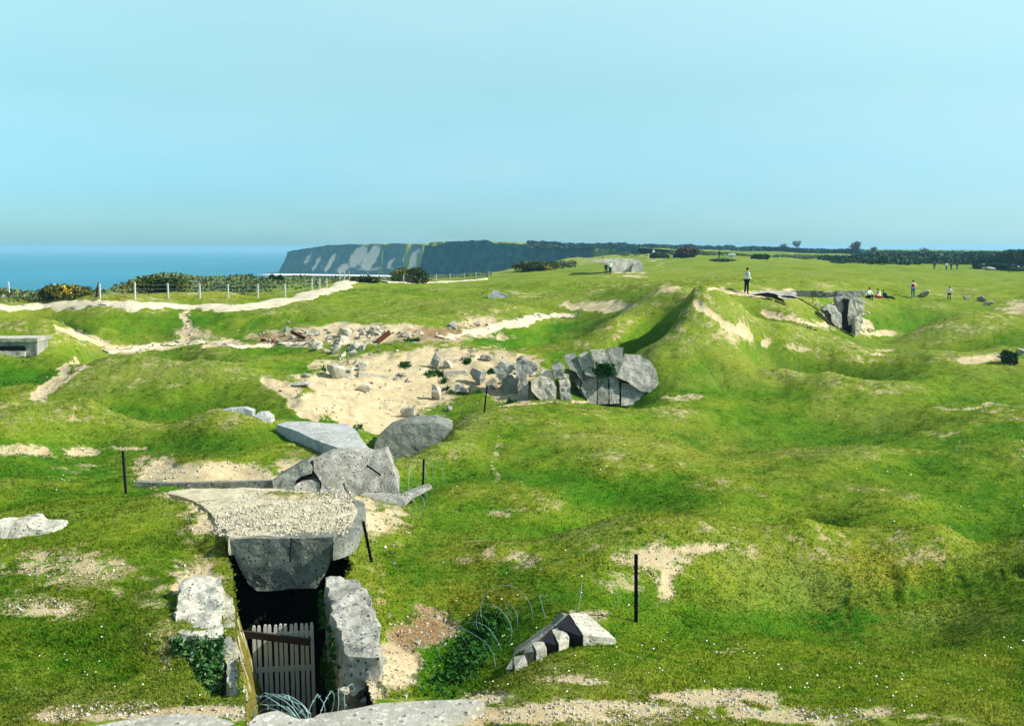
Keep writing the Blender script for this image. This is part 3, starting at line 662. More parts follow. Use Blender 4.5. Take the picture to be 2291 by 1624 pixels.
# left trench wall
lw = empty('trench_wall', P(530, 1500, 14.5)); tag(lw, 'pale lichen covered trench wall left of the picket gate', 'trench wall')
top = [(497,1318),(521,1334),(526,1400),(533,1500),(548,1604),(550,1640),(514,1640),(520,1600),(506,1500),(500,1420)]
tp = [P(px, py, dfor(py, -6.05)) for px, py in top]
bt = [p+Vector((.70 if i in (1, 2, 3, 4, 5) else 0, 0, -2.9)) for i, p in enumerate(tp)]
prism('wall_core', tp, bt, m_rough, lw, L=.12, amp=.06, seed=8)
ib = [P(px, py, dfor(py, -6.05)) for px, py in ((519,1336),(525,1400),(533,1500),(548,1600))]
q0 = [p+Vector((.03, .0, -.06)) for p in ib]; q1 = [p+Vector((.78, 0, -2.85)) for p in ib]
prism('plaster_face', q0+q1[::-1], [p+Vector((-.06, 0, -.02)) for p in q0+q1[::-1]], m_moss, lw, L=.3, amp=.006, seed=9)
# broken concrete lump behind it with ivy on its face
lb = empty('concrete_block', P(440, 1420, 15.6)); tag(lb, 'sunlit broken concrete lump with ivy below it, left of the trench', 'concrete block')
plan('block_top', [(389,1400),(396,1350),(402,1310),(440,1285),(494,1290),(498,1340),(498,1425),(474,1440),(440,1428),(405,1420)], -5.98, .42, m_conc_pale, parent=lb, L=.12, amp=.10, seed=10)
rg = np.random.default_rng(4); iv = []
for i in range(4200):
    a, b2 = rg.uniform(0, 1), rg.uniform(0, 1); 
    lft = 392+(455-392)*b2**1.5; rt = 506-6*b2
    px = lft+(rt-lft)*a; py = 1424+150*b2
    if mnoise.noise(Vector((px*.05, py*.05, 2))) < -.22 and rg.uniform() < .8: continue
    iv.append(tuple(P(px, py, 14.5-1.05*b2)+Vector((0, -.05-.12*rg.uniform(), .05*rg.normal()))))
fq = [P(386,1425,14.7),P(508,1425,14.7),P(506,1590,13.45),P(440,1585,13.45)]
prism('face', fq, [p+Vector((0, .5, -.3)) for p in fq], m_conc_dark, lb, L=.12, amp=.06, seed=11)
o = leaves('ivy', iv, .055, m_ivy, None, 5, .1, origin=tuple(P(450,1500,15))); tag(o, 'glossy dark green ivy clinging to the broken wall left of the trench', 'ivy', kind='stuff')
# right trench wall
rw = empty('trench_wall', P(780, 1470, 14.4)); tag(rw, 'broad grey concrete block forming the shaded trench wall right of the gate', 'trench wall')
plan('wall_block', [(729,1294),(760,1290),(800,1297),(822,1325),(836,1345),(842,1378),(848,1400),(849,1440),(843,1474),(810,1472),(776,1471),(762,1430),(748,1385),(738,1340)], -6.02, 2.9, m_conc, parent=rw, L=.12, amp=.10, seed=12)
ms = []
for i in range(1500):
    t = rg.uniform(); q = Vector((P(729,1294,dfor(1294,-6.02))).lerp(P(776,1471,dfor(1471,-6.02)), t)); zz = rg.uniform()**1.3*2.2
    if mnoise.noise(Vector((q.y*1.2, zz*1.5, 5))) < -.05: continue
    ms.append(tuple(q+Vector((-.10-.05*rg.uniform(), 0, -.15-zz))))
leaves('moss', ms, .06, m_weeds, rw, 6, .2, origin=tuple(rw.location))
# deep trench walls closing the passage behind the gate
tl = imgblock('tunnel_lining', [(470,1250),(500,1240),(530,1300),(570,1330),(720,1330),(760,1250),(800,1240),(800,1420),(470,1420)], 23.5, .6, m_tunnel_shade, lean=0, seed=13, L=.6); tl['label'] = 'dark rear wall deep inside the trench under the roof slab'; tl['category'] = 'tunnel wall'
# rubble at the foot of the right wall
for i, (px, py, w, h) in enumerate([(800,1500,44,26),(836,1496,34,24),(786,1528,36,26),(822,1530,44,24),(850,1520,26,24),(800,1556,40,22),(838,1560,44,26),(862,1550,26,22),(775,1500,22,18),(812,1512,30,16),(770,1556,28,20),(858,1482,18,16),(820,1573,30,14),(790,1480,22,16)]):
    z = -6.55+.25*((1560-py)/80)*.6; o = rock('rubble_stone', px, py, w, h*1.2, m_rock if i % 3 else m_conc, 100+i, d=dfor(py, z), sink=.1)
    tag(o, 'rough broken stone in the rubble heap right of the picket gate', 'stone', 'rubble stones beside the trench')
# the entrance gate
gt = empty('picket_gate', P(632, 1600, 17.0)); gt.location.z = CZ-8.8; gt.rotation_euler = (0, 0, .14); tag(gt, 'white wooden picket gate closing the dark trench', 'gate')
og = gt.location
def gx(px, d=17.0): return (px-1145.5)/F*d/0.99*.955
for k in range(12):
    px = 570+k*11.6; tpx = P(px, 1396+1.0*math.sin(k*2.1), 17.0); w = .062
    bm = bmesh.new(); hgt = tpx.z-(CZ-8.75)
    rings = []
    for zz, ww in ((0, w), (hgt-.07, w), (hgt-.012, w*.72), (hgt, w*.4)):
        rings.append([bm.verts.new((sx*ww/2, sy*.012, zz)) for sx, sy in ((-1,-1),(1,-1),(1,1),(-1,1))])
    for a_, b_ in zip(rings[:-1], rings[1:]):
        for j in range(4): bm.faces.new((a_[j], a_[(j+1) % 4], b_[(j+1) % 4], b_[j]))
    bm.faces.new(rings[-1]); 
    o = bm_obj('picket', bm, m_white, gt); o.location = Vector((tpx.x-og.x, 0, CZ-8.75-og.z)); o.rotation_euler = (0, random.uniform(-.008, .008), 0)
for zz in (-6.82, -7.45, -8.35):
    bm = bmesh.new(); a_ = P(570,1400,17).x; b_ = P(695,1400,17).x
    box(bm, ((a_+b_)/2-og.x, .035, CZ+zz-og.z), b_-a_, .035, .09); bm_obj('rail', bm, m_white, gt)
bm = bmesh.new(); a_ = P(542,1417,16.85); b_ = P(694,1436,16.7)
for s in (0,): 
    L_ = (b_-a_).length; R = (b_-a_).to_track_quat('X', 'Z').to_matrix(); box(bm, (0, 0, 0), L_, .05, .12, R)
o = bm_obj('wooden_beam', bm, m_wood); o.location = (a_+b_)/2; tag(o, 'dark weathered wooden beam lying across the front of the picket gate', 'beam')
# terrace at the photographer's feet
o = plan('concrete_terrace', [(566,1720),(557,1618),(575,1599),(600,1592),(620,1588),(645,1598),(670,1607),(700,1606),(715,1597),(760,1590),(800,1582),(850,1573),(900,1569),(960,1566),(1060,1563),(1084,1570),(1050,1586),(1000,1604),(960,1622),(940,1720)], -5.9, .3, m_flat, L=.3, amp=.012, seed=20)
tag(o, 'pale concrete terrace edge at the bottom right of the trench', 'terrace')
o = plan('concrete_terrace', [(60,1720),(150,1640),(240,1615),(330,1602),(400,1596),(470,1598),(515,1610),(536,1624),(540,1720)], -5.93, .3, m_flat, L=.3, amp=.012, seed=21)
tag(o, 'grey concrete terrace edge at the bottom left of the trench', 'terrace')
# ================================================================== wire
def coil(name, a, b, r, turns, wr, label, m=m_wire, seed=0, flat=1.0, group=None, barbs=True, strands=1):
    rr = random.Random(seed); bm = bmesh.new(); ax = (b-a); axn = ax.normalized(); s1 = axn.cross(Vector((0, 0, 1))).normalized(); s2 = Vector((0, 0, 1))
    n = int(turns*22); mid = (a+b)/2
    for st_ in range(strands):
        pts = []; ph = rr.uniform(0, 6)
        for i in range(n+1):
            t = i/n; an = ph+t*turns*2*PI
            R_ = r*(.9+.55*mnoise.noise(Vector((t*5, seed, st_*3)))); c = a+ax*t+ax*.04*math.sin(an*1.3+seed)
            pts.append(c+s1*math.cos(an)*R_+s2*math.sin(an)*R_*flat+mnoise.noise_vector(Vector((t*20, seed, st_*5)))*.22*r-mid)
        tube(bm, pts, wr, 4, cap=False)
        if barbs:
            for i in range(2, n, 2):
                p = pts[i]
                for _ in range(2):
                    v = Vector((rr.uniform(-1, 1), rr.uniform(-1, 1), rr.uniform(-1, 1))).normalized()*wr*4.5
                    tube(bm, [p-v, p+v], wr*.7, 3, cap=False)
    o = bm_obj(name, bm, m); o.location = mid; tag(o, label, 'barbed wire', group); return o
coil('barbed_wire', P(590,1630,12.9)+Vector((.1,0,-.15)), P(620,1615,13.3)+Vector((.1,0,-.15)), .52, 2.2, .0055, 'large arched barbed wire coil at the bottom of the trench, before the gate', seed=1, strands=3)
coil('barbed_wire', P(700,1600,13.3), P(790,1580,13.3), .30, 3.5, .005, 'smaller tangled barbed wire coil beside the rubble right of the gate', seed=2)
coil('barbed_wire', P(890,1075,29.5), P(985,1070,30), .66, 4, .0055, 'faint barbed wire loops around the upright picket beyond the trench', seed=3, barbs=False)
coil('barbed_wire', P(840,1180,24), P(925,1120,26.5), .5, 6, .005, 'thin barbed wire coil on the bank right of the roof slab', seed=4, barbs=False)
coil('barbed_wire', P(1010,1500,15.8), P(1140,1370,18.5), .5, 4, .0045, 'loose barbed wire loops hanging over the weedy gully by the steps', seed=5)
coil('barbed_wire', P(1110,1400,17.8), P(1430,1330,19), .42, 4.5, .0045, 'stretched barbed wire loops running from the steps to the tall picket', seed=6, barbs=False)
def picket(bx, by, tx, ty, label, w=.05, dd=0, sink=.25):
    q = hit(bx, by); q = q if q else P(bx, by, 20)
    top_ = P(tx, ty, q.y+dd); bm = bmesh.new(); ax = top_-q; ln = ax.length; axn = ax.normalized()
    s1 = axn.cross(Vector((0, 1, 0))).normalized(); s2 = axn.cross(s1)
    prof = [(-.5,-.5),(.5,-.5),(.5,-.32),(-.32,-.32),(-.32,.5),(-.5,.5)]
    r0, r1 = [], []
    for u_, v_ in prof:
        r0.append(bm.verts.new(s1*u_*w+s2*v_*w-axn*sink)); r1.append(bm.verts.new(s1*u_*w+s2*v_*w+ax))
    n_ = len(prof)
    for i in range(n_): bm.faces.new((r0[i], r0[(i+1) % n_], r1[(i+1) % n_], r1[i]))
    bm.faces.new(r1)
    for k in range(5):
        t = .25+.16*k; bmesh.ops.create_cube(bm, size=.012, matrix=Matrix.Translation(q*0+ax*t+s1*w*.5))
    o = bm_obj('iron_picket', bm, m_iron_shade); o.location = q; tag(o, label, 'iron picket', 'iron wire pickets'); return o
picket(1423,1392,1423,1240,'tallest upright iron picket beside the bare sandy patch on the right', .062)
picket(831,1257,812,1166,'iron picket leaning left beside the roof slab', .066)
picket(945,1114,948,1027,'thin upright iron picket ringed by wire loops right of the cracked block', .06)
picket(281,1104,274,1010,'iron picket left of the sandy retaining bank', .075)
picket(1083,922,1090,862,'small distant iron picket at the right edge of the sandy crater', .065)
# ================================================================== retaining wall and cracked block
o = imgblock('retaining_wall', [(300,1078),(380,1081),(450,1080),(520,1079),(560,1076),(615,1074),(620,1100),(500,1104),(400,1106),(300,1104)], 28.1, .3, m_conc_dark, lean=.05, L=.2, amp=.02, seed=31)
tag(o, 'low grey concrete wall at the foot of the sandy bank', 'wall')
cb = empty('broken_bunker', P(760, 1113, 27.5)); tag(cb, 'big cracked and tilted grey concrete bunker fragment behind the sandy roof', 'bunker fragment')
for i, pl in enumerate([[(1115,405),(1175,372),(1240,330),(1320,292),(1340,340),(1332,372),(1290,385),(1250,412),(1225,448),(1165,460),(1130,440)],
      [(1240,452),(1262,424),(1340,408),(1392,424),(1372,500),(1262,488)],
      [(1352,285),(1450,254),(1580,240),(1690,262),(1770,238),(1800,300),(1822,370),(1840,430),(1850,505),(1780,525),(1600,508),(1378,502),(1402,424),(1378,380),(1352,350)]]):
    imgblock('concrete_mass', [z6(*p) for p in pl], 27.4, 1.1, m_conc_dark if i == 0 else m_conc, lean=.85, yaw=.12, parent=cb, L=.13, amp=.045, seed=33+i)
imgblock('shade_backing', [z6(*p) for p in [(1150,430),(1320,310),(1500,270),(1600,480),(1350,480),(1180,450)]], 28.0, .9, m_conc_dark, lean=.85, parent=cb, seed=37)  # darker mass added behind the cracks to make them look shaded
bmx = bmesh.new(); tube(bmx, [P(*z6(1662,322),27.75)-cb.location, P(*z6(1745,380),27.55)-cb.location], .03, 6); bm_obj('reinforcing_bar', bmx, m_iron_shade, cb)
imgx = imgblock('concrete_slab', [z6(*p) for p in [(1620,500),(1850,505),(1930,470),(2030,440),(2040,455),(1920,520),(1900,545),(1700,590),(1640,560)]], 26.4, .5, m_conc, lean=2.5, seed=39, L=.2, amp=.04)
tag(imgx, 'low pale concrete slab lying right of the cracked bunker fragment', 'concrete slab')
o = plan('concrete_slab', [z6(*p) for p in [(1140,85),(1200,70),(1300,68),(1420,78),(1550,82),(1600,120),(1640,180),(1692,242),(1640,250),(1560,244),(1480,215),(1400,188),(1330,160),(1270,128)]], -6.28, .45, m_slab, k=0, L=.25, amp=.012, seed=40)
tag(o, 'smooth flat light grey tapering concrete slab above the cracked bunker fragment', 'concrete slab')
o = imgblock('concrete_block', [z6(*p) for p in [(1700,238),(1712,190),(1728,150),(1770,118),(1850,92),(1920,80),(2060,76),(2160,112),(2110,170),(2110,200),(2080,300),(1960,350),(1830,360),(1770,300)]], 37.9, 2.2, m_conc_dark, lean=.4, seed=41, L=.2, amp=.05)
tag(o, 'dark stained concrete block at the near end of the sandy crater', 'concrete block')
for pl, lab, s in [([(803,6),(850,-6),(950,-8),(1000,8),(1004,26),(960,20),(840,20)],'long low grey stone lying on the grassy mound left of the flat slab',1),([(1012,40),(1030,18),(1070,18),(1110,45),(1114,74),(1050,56)],'smaller grey stone next to the long one on the grassy mound',2)]:
    tag(imgblock('boulder', [z6(*p) for p in pl], None, .6, m_slab, lean=1.6, seed=200+s, L=.15, amp=.03), lab, 'boulder')
bl = imgblock('boulder', [(-40,1208),(-30,1170),(10,1172),(30,1166),(60,1164),(72,1180),(90,1182),(118,1186),(127,1204),(60,1212),(0,1212)], hit(60,1206).y, .8, m_conc_pale, lean=1.2, seed=44, L=.12, amp=.07)
tag(bl, 'pale knobbly boulder in the grass at the left edge', 'boulder')
# ================================================================== concrete steps in the gully
sp = empty('concrete_steps', P(1250, 1440, 16.8)); tag(sp, 'broken concrete steps rising out of the weedy gully', 'steps')
def hullp(name, pts, m, parent, L=.12, amp=.02, seed=1):
    bm = bmesh.new(); o_ = parent.location
    for p in pts: bm.verts.new(p-o_)
    bmesh.ops.convex_hull(bm, input=bm.verts[:]); bmesh.ops.delete(bm, geom=[v for v in bm.verts if not v.link_faces], context='VERTS')
    jag(bm, L, amp, seed); return bm_obj(name, bm, m, parent)
D = Vector((0, 0, -.7))
for i, (ap, lf, rt, t1, t2) in enumerate([
   ((1275,1374,17.6),(1250,1404,17.0),(1306,1420,16.7),(1312,1372,17.9),(1372,1428,16.9)),
   ((1234,1407,17.0),(1212,1434,16.5),(1250,1440,16.35),(1258,1400,17.1),(1274,1426,16.7)),
   ((1192,1438,16.5),(1170,1460,16.1),(1200,1454,16.1),(1214,1436,16.5),(1222,1450,16.2)),
   ((1151,1470,16.0),(1132,1496,15.6),(1152,1492,15.6),(1172,1464,15.9),(1180,1480,15.7))]):
    A_, B_1, C_, T1, T2 = [P(q_[0]+(6 if i == 0 and k_ == 4 else 0), q_[1], q_[2]*.955) for k_, q_ in enumerate((ap, lf, rt, t1, t2))]
    hullp('step', [A_, A_+D*.3, C_, C_+D, T1, T2, T2+D, T1+D, A_+D+Vector((.1, .2, 0)), C_+Vector((0, .2, -.2))], m_conc_pale, sp, seed=50+i, amp=.03)
    hullp('shaded_riser', [A_+Vector((-.03,0,0)), B_1, B_1+D*.5, C_+Vector((-.04,-.01,-.02)), C_+D*.7, A_+D*.6], m_iron_shade if i < 2 else m_conc_dark, sp, seed=60+i, amp=.01)  # left-facing sides coloured black and dark grey as painted shade
o = imgblock('side_wall', [(1100,1505),(1150,1462),(1200,1425),(1240,1398),(1262,1376),(1272,1378),(1262,1400),(1200,1455),(1150,1500),(1120,1515)], 15.9, .3, m_conc_dark, lean=1.2, parent=sp, seed=70, L=.12)
# ================================================================== far ruin with the cracked wall
RU = [[(1665,268),(1690,258),(1722,252),(1752,330),(1762,372),(1725,350),(1692,335)],[(1735,262),(1790,250),(1817,300),(1812,340),(1778,335)],[(1800,240),(1872,236),(1884,288),(1852,302),(1818,285)],
 [(1880,232),(1925,224),(1970,226),(1966,290),(1942,342),(1908,302)],[(1976,256),(2050,262),(2112,300),(2135,345),(2165,440),(2060,418),(1992,400),(1932,370),(1957,300)],
 [(1762,380),(1830,376),(1830,480),(1790,478),(1752,430)],[(1836,378),(1890,374),(1892,480),(1838,482)],[(1896,376),(1942,378),(1950,480),(1898,482)],[(1956,398),(2060,424),(2166,448),(2128,482),(2040,487),(1958,490)],
 [(1690,338),(1722,356),(1758,385),(1745,432),(1780,478),(1730,420)]]
rn = empty('ruined_bunker', P(*z5(1900, 486), 46.6)); tag(rn, 'large cracked concrete bunker ruin at the right end of the sandy crater', 'bunker ruin')
dR = hit(*z5(1940, 480)).y-.8
for i, pl in enumerate(RU): imgblock('concrete_mass', [z5(*p) for p in pl], dR, 1.5, m_conc if i % 3 else m_conc_dark, lean=.9, parent=rn, L=.2, amp=.06, seed=80+i, taper=.8)
imgblock('shade_backing', [z5(*p) for p in [(1720,300),(1900,260),(2080,320),(2130,460),(1760,470)]], dR+1.3, 1.5, m_conc_dark, lean=.9, parent=rn, seed=95, L=.4)  # backing mass added in dark concrete so the gaps read as shade
wd = [tuple(P(*z5(random.gauss(1873,22), random.gauss(343,13)), 47.3)+Vector((0,random.uniform(-.1,.3),random.uniform(0,.1)))) for _ in range(900)]
leaves('weeds', wd, .12, m_weeds, rn, 9, .6, origin=tuple(rn.location))
for i, (pl, lab, m) in enumerate([([(1495,395),(1540,365),(1600,385),(1625,430),(1620,480),(1560,482),(1500,445)],'rounded sunlit boulder left of the cracked bunker ruin',m_rock),
  ([(1640,430),(1700,425),(1705,470),(1650,475)],'square block standing between the rounded boulder and the cracked ruin',m_conc),
  ([(1630,370),(1660,352),(1690,358),(1700,400),(1650,410)],'pale block above the square block beside the cracked ruin',m_conc_pale),
  ([(1540,345),(1562,330),(1602,345),(1612,375),(1550,382)],'pale block on top of the rounded boulder near the ruin',m_conc_pale),
  ([(1400,305),(1450,285),(1520,300),(1530,345),(1440,362)],'broad grey block at the upper right end of the sandy crater',m_conc),
  ([(1430,405),(1470,375),(1485,420),(1480,490),(1422,510)],'upright jagged block left of the rounded boulder',m_conc),([(1300,330),(1345,300),(1400,310),(1405,350),(1340,365)],'flat grey block at the crater side, furthest left of the ruin blocks',m_conc),([(1350,375),(1395,365),(1425,400),(1415,450),(1360,440)],'squat grey block between the crater slope and the upright jagged block',m_conc_dark),([(1600,320),(1640,295),(1665,320),(1660,352),(1615,350)],'small tilted block touching the left edge of the cracked ruin',m_conc)]):
    o = imgblock('concrete_block', [z5(*p) for p in pl], hit(sum(z5(*p)[0] for p in pl)/len(pl), 893).y+(-.5 if i in (0, 1, 5) else .9), 1.2, m, lean=.5, seed=110+i, L=.2, amp=.08, taper=.7); tag(o, lab, 'concrete block')
# named larger rocks in the crater: X, Y foot, w, h (second survey grid)
CR = [(500,378,112,80,'largest pale flat block at the left rim of the sandy crater',m_conc_pale),(570,382,70,28,'thin pale block right of the flat block on the left rim',m_rock),(640,335,70,50,'pale wedge block above the long beam in the crater',m_rock),
 (1008,490,62,92,'upright grey boulder with a dark left side in the crater middle',m_conc_pale),(1150,452,92,52,'grey wedge boulder right of the upright boulder',m_conc),(1218,412,96,92,'leaning grey slab on the right side of the crater',m_conc),
 (870,572,86,62,'low boulder nearest to the dark block in the crater floor',m_conc_pale),(650,448,86,44,'low pale boulder on the left crater floor',m_rock),(1012,325,52,86,'curved pale slab standing near the top of the crater',m_conc),
 (1075,320,50,44,'pale boulder beside the curved slab',m_rock),(1272,285,74,28,'flat stone at the upper right crater rim',m_conc),(545,165,92,52,'large pale wedge block in the debris bank',m_rock),
 (700,150,54,44,'pale block left of the rusty girder in the debris bank',m_rock),(862,170,60,38,'pale block right of the rusty girder',m_rock),(1104,118,62,44,'grey tilted boulder with a dark right side above the path',m_slab),(1226,108,46,26,'rounded pale stone in the bare ring beside the path',m_rock),
 (840,364,52,18,'small flat stone under the grass tuft in the crater',m_rock),(330,416,112,18,'flat grey stone slab at the left corner of the crater',m_slab)]
for i, (X, Y, w, h, lab, m) in enumerate(CR):
    px, py = z5(X, Y); o = rock('boulder', px, py, w/2.28, h/2.28, m, 300+i, sink=.1, boxy=.75, tilt=(.3 if i in (5, 8) else 0)); tag(o, lab, 'boulder')
def beam(name, X0, Y0, X1, Y1, w, m, lab, cat, lift=.12, conv=z5, h=None):
    w = w*.5 if cat == 'girder' else w; a_ = hit(*conv(X0, Y0)); b_ = hit(*conv(X1, Y1)) ; a_ = a_+Vector((0,0,lift)); k = mpp(a_.y)
    if lab and cat == 'girder':   # stands up out of the rubble
        p1 = conv(X1, Y1); b_ = P(p1[0], p1[1], a_.y+.6)
    c_ = (a_+b_)/2; R = (b_-a_).to_track_quat('X', 'Z').to_matrix(); bm = bmesh.new(); ln = (b_-a_).length
    if cat == 'girder':
        box(bm, (0, 0, 0), ln, w*.25, w, R); box(bm, R @ Vector((0, 0, w*.5)), ln, w, w*.18, R); box(bm, R @ Vector((0, 0, -w*.5)), ln, w, w*.18, R)
    else:
        box(bm, (0, 0, 0), ln, w, w, R); jag(bm, .4, .02, 5)
    o = bm_obj(name, bm, m); o.location = c_; tag(o, lab, cat); return o
beam('concrete_beam', 612,372,764,380,.28,m_conc_pale,'long horizontal concrete beam in the left of the crater','beam')
beam('concrete_beam', 1050,368,1165,352,.28,m_conc_pale,'long horizontal concrete beam in the middle of the crater','beam')
beam('steel_girder', 714,203,776,145,.42,m_rust,'thick rusty steel girder sticking out of the pale debris','girder')
beam('steel_girder', 345,186,272,142,.32,m_rust,'thinner rusty steel girder leaning left in the debris bank','girder')
# scattered rubble: small pieces nothing tells apart
rr = random.Random(5); k = 0
def scatter(n0_, polyf, wr, lab, grp, m2=(m_rock, m_conc_pale, m_rock, m_conc), hh=(.45, .9)):
    global k
    n = round(n0_*.66)
    for _ in range(n):
        px, py = polyf(); w = rr.uniform(*wr)*(1 if rr.random() < .8 else 1.6); k += 1
        q = hit(px, py)
        if q is None or q.y > 120: continue
        kk = mpp(q.y); bm = rockbm(w*kk, w*kk*rr.uniform(.6, 1), w*kk*rr.uniform(*hh), 500+k, n=9, L=w*kk*.5, boxy=.7)
        bmesh.ops.transform(bm, matrix=Matrix.Rotation(rr.uniform(0, 6), 4, 'Z') @ Matrix.Rotation(rr.uniform(-.5, .5), 4, 'Y'), verts=bm.verts)
        o = bm_obj('rubble_stone', bm, m2[k % len(m2)]); o.location = q+Vector((0, 0, w*kk*.12)); tag(o, lab, 'stone', grp)
def gz(cx, cy, sx, sy): return lambda: z5(rr.gauss(cx, sx), rr.gauss(cy, sy))
G1 = 'debris bank stones'
scatter(40, gz(330,160,55,20), (8, 17), 'small broken lump around the thinner leaning girder, left end of the debris bank', G1); scatter(30, gz(690,165,70,24), (9, 20), 'broken pale lump around the thick rusty girder in the debris bank', G1)
scatter(16, gz(860,160,60,18), (7, 14), 'small lump between the thick girder and the tilted grey boulder', G1); scatter(12, gz(1190,100,50,18), (6, 14), 'small stone of the bare pale ring beside the far path', G1)
scatter(10, gz(520,160,50,20), (8, 16), 'small lump around the large pale wedge block of the debris bank', G1); scatter(14, gz(180,190,50,8), (6,11), 'small rusty brown lump at the far left tip of the debris bank', G1, (m_rust, m_rock))
L2, G2 = 'loose pale block on the upper left rim of the sandy crater', 'crater rim blocks'
scatter(30, gz(520,225,75,28), (12, 30), L2, G2, (m_conc_pale, m_rock, m_rock), (.35, .7)); scatter(16, gz(520,330,70,30), (10, 24), 'loose block lying round the largest flat block on the crater rim', G2)
L3, G3 = 'small stone lying loose on the sandy crater slope', 'crater floor stones'
scatter(34, lambda: z5(rr.uniform(560,1400), rr.uniform(240,560)), (5, 12), L3, G3); scatter(64, gz(1420,385,75,55), (8, 26), 'grey broken stone in the rubble left of the cracked bunker ruin', 'stones left of the ruin', (m_conc, m_rock, m_conc)); scatter(14, gz(1120,570,90,25), (6, 13), 'small dark stone at the lower right lip of the sandy crater', G3, (m_conc, m_conc_dark)); scatter(12, gz(1120,280,70,30), (7,15), L3, G3)
G7 = 'stones of the collapsed bunker'
scatter(26, lambda: z4(rr.uniform(190,440), rr.uniform(745,900)), (4, 11), 'small pale stone on the bare earth left of the leaning split slab', G7, (m_conc_pale, m_rock)); scatter(22, lambda: z4(rr.gauss(690,40), rr.uniform(870,1090)), (4, 10), 'small pale stone below the right foot of the leaning split slab', G7, (m_conc_pale, m_rock))
L4, G4 = 'small stone in the eroded chute above the left path', 'stones in the eroded chute'
scatter(16, lambda: (rr.gauss(422,9), rr.uniform(706,765)), (5, 10), L4, G4, (m_rock, m_conc_pale))
L5, G5 = 'crumbled stone on the bare brown side of the near gully', 'gully stones'
scatter(26, lambda: (rr.uniform(860,1000), rr.uniform(1370,1450)), (7, 18), L5, G5, (m_rock, m_conc_dark)); scatter(10, lambda: (rr.uniform(860,1010), rr.uniform(1450,1560)), (6, 14), L5, G5)
L6, G6 = 'small stone on the crumbling earth right of the roof slab', 'stones beside the roof slab'
scatter(18, lambda: (rr.uniform(770,900), rr.uniform(1130,1270)), (5, 12), L6, G6, (m_rock, m_conc_dark))
o = imgblock('boulder', [((1000+X/1.762)/1.692, (850+Y/1.762)/1.692) for X, Y in [(1490,470),(1530,440),(1560,435),(1575,455),(1600,460),(1632,475),(1630,494),(1495,492)]], None, 1.0, m_slab, lean=.6, seed=400, L=.3, amp=.04); tag(o, 'light grey concrete lump alone on the far grass', 'boulder')
o = rock('boulder', 398, 768, 16, 9, m_conc, 401); tag(o, 'small grey stone where the left paths meet', 'boulder')
# ================================================================== left casemate with slit
lc = empty('casemate', P(40, 796, 55)); tag(lc, 'low concrete casemate with a dark slit at the left edge', 'casemate')
dL = hit(40, 797).y if hit(40, 797) else 55
dL = min(dL, 56)
imgblock('concrete_shell', [(-70,766),(80,764),(84,758),(82,795),(78,797),(-70,800)], dL, 1.5, m_conc, lean=.0, parent=lc, seed=150, L=.3, amp=.03)
imgblock('slit', [(-70,775),(50,774),(55,777),(54,784),(-70,783)], dL-.12, .3, m_iron_shade, lean=0, parent=lc, seed=151, L=.5, amp=.004, taper=1)  # solid black strip, the darkness inside the opening put into its colour
imgblock('roof_edge', [(-70,757),(60,757),(84,757),(83,765),(-70,765)], dL-.15, 2.0, m_conc_pale, lean=0, parent=lc, seed=152, L=.3, amp=.03)
imgblock('sill', [(-70,785),(0,786),(40,784),(56,787),(54,797),(-70,802)], dL-.25, .5, m_conc_pale, lean=.2, parent=lc, seed=153, L=.2, amp=.05)
# ================================================================== right ruin beyond the mound
rq = empty('ruined_bunker', P(1850, 720, 72)); tag(rq, 'collapsed bunker with a leaning split slab beside the deep green crater', 'bunker ruin')
def rpart(nm, pl, d, th, m, lean, s, f=z4): return imgblock(nm, [f(*p) for p in pl], d, th, m, lean=lean, parent=rq, seed=s, L=.22, amp=.06, taper=.9)
rpart('parapet', [(0,655),(180,652),(195,720),(150,722),(0,700)], 77, .8, m_conc, 0, 160); rpart('parapet', [(196,655),(300,658),(325,718),(200,722)], 76.8, .8, m_conc_dark, 0, 161)
rpart('parapet', [(330,672),(440,665),(438,715),(330,722)], 76.6, .8, m_conc, 0, 162); rpart('parapet', [(445,656),(735,656),(720,690),(690,712),(640,735),(445,730)], 76, 1.0, m_conc, .1, 163)
rpart('leaning_slab', [(430,720),(535,700),(540,760),(520,820),(495,880),(450,830)], 74.5, .8, m_conc, .3, 164)
rpart('leaning_slab', [(565,735),(600,720),(640,870),(620,930),(560,960),(550,900)], 74, .9, m_conc_pale, .2, 165)
rpart('leaning_slab', [(600,715),(700,735),(718,780),(690,850),(650,860),(622,790)], 74.5, .9, m_conc_pale, .4, 166)
rpart('gap_shade', [(500,730),(565,735),(555,905),(600,950),(612,1035),(560,1030),(490,990),(478,880),(510,850)], 74.0, .5, m_iron_shade, .25, 167)  # solid black piece painted as the shade between the slabs
rpart('broken_wall', [(300,830),(350,790),(430,800),(450,850),(485,890),(490,985),(430,965),(350,905)], 73.5, .9, m_conc_pale, .5, 168)
rpart('broken_wall', [(620,930),(680,880),(700,960),(650,1060),(622,1060)], 73, .8, m_rock, .5, 169)
rpart('hole_shade', [(312,850),(345,840),(385,890),(380,925),(345,905)], 73.2, .2, m_iron_shade, .5, 170)  # both holes are black pieces, their inner shade painted on
rpart('hole_shade', [(345,795),(410,790),(418,835),(380,845),(350,825)], 74.2, .2, m_iron_shade, .5, 171)
ts = empty('concrete_slab', P(1710, 663, 72)); tag(ts, 'thin flat slab with a dark hollow beneath at the feet of the tall person', 'concrete slab')
imgblock('slab_top', [z3(*p) for p in [(1480,668),(1620,652),(1800,644),(1960,640),(2060,648),(2080,672),(2040,684),(1940,676),(1800,656),(1640,674)]], 71.5, 1.5, m_flat, lean=6, parent=ts, seed=175, L=.4, amp=.03)
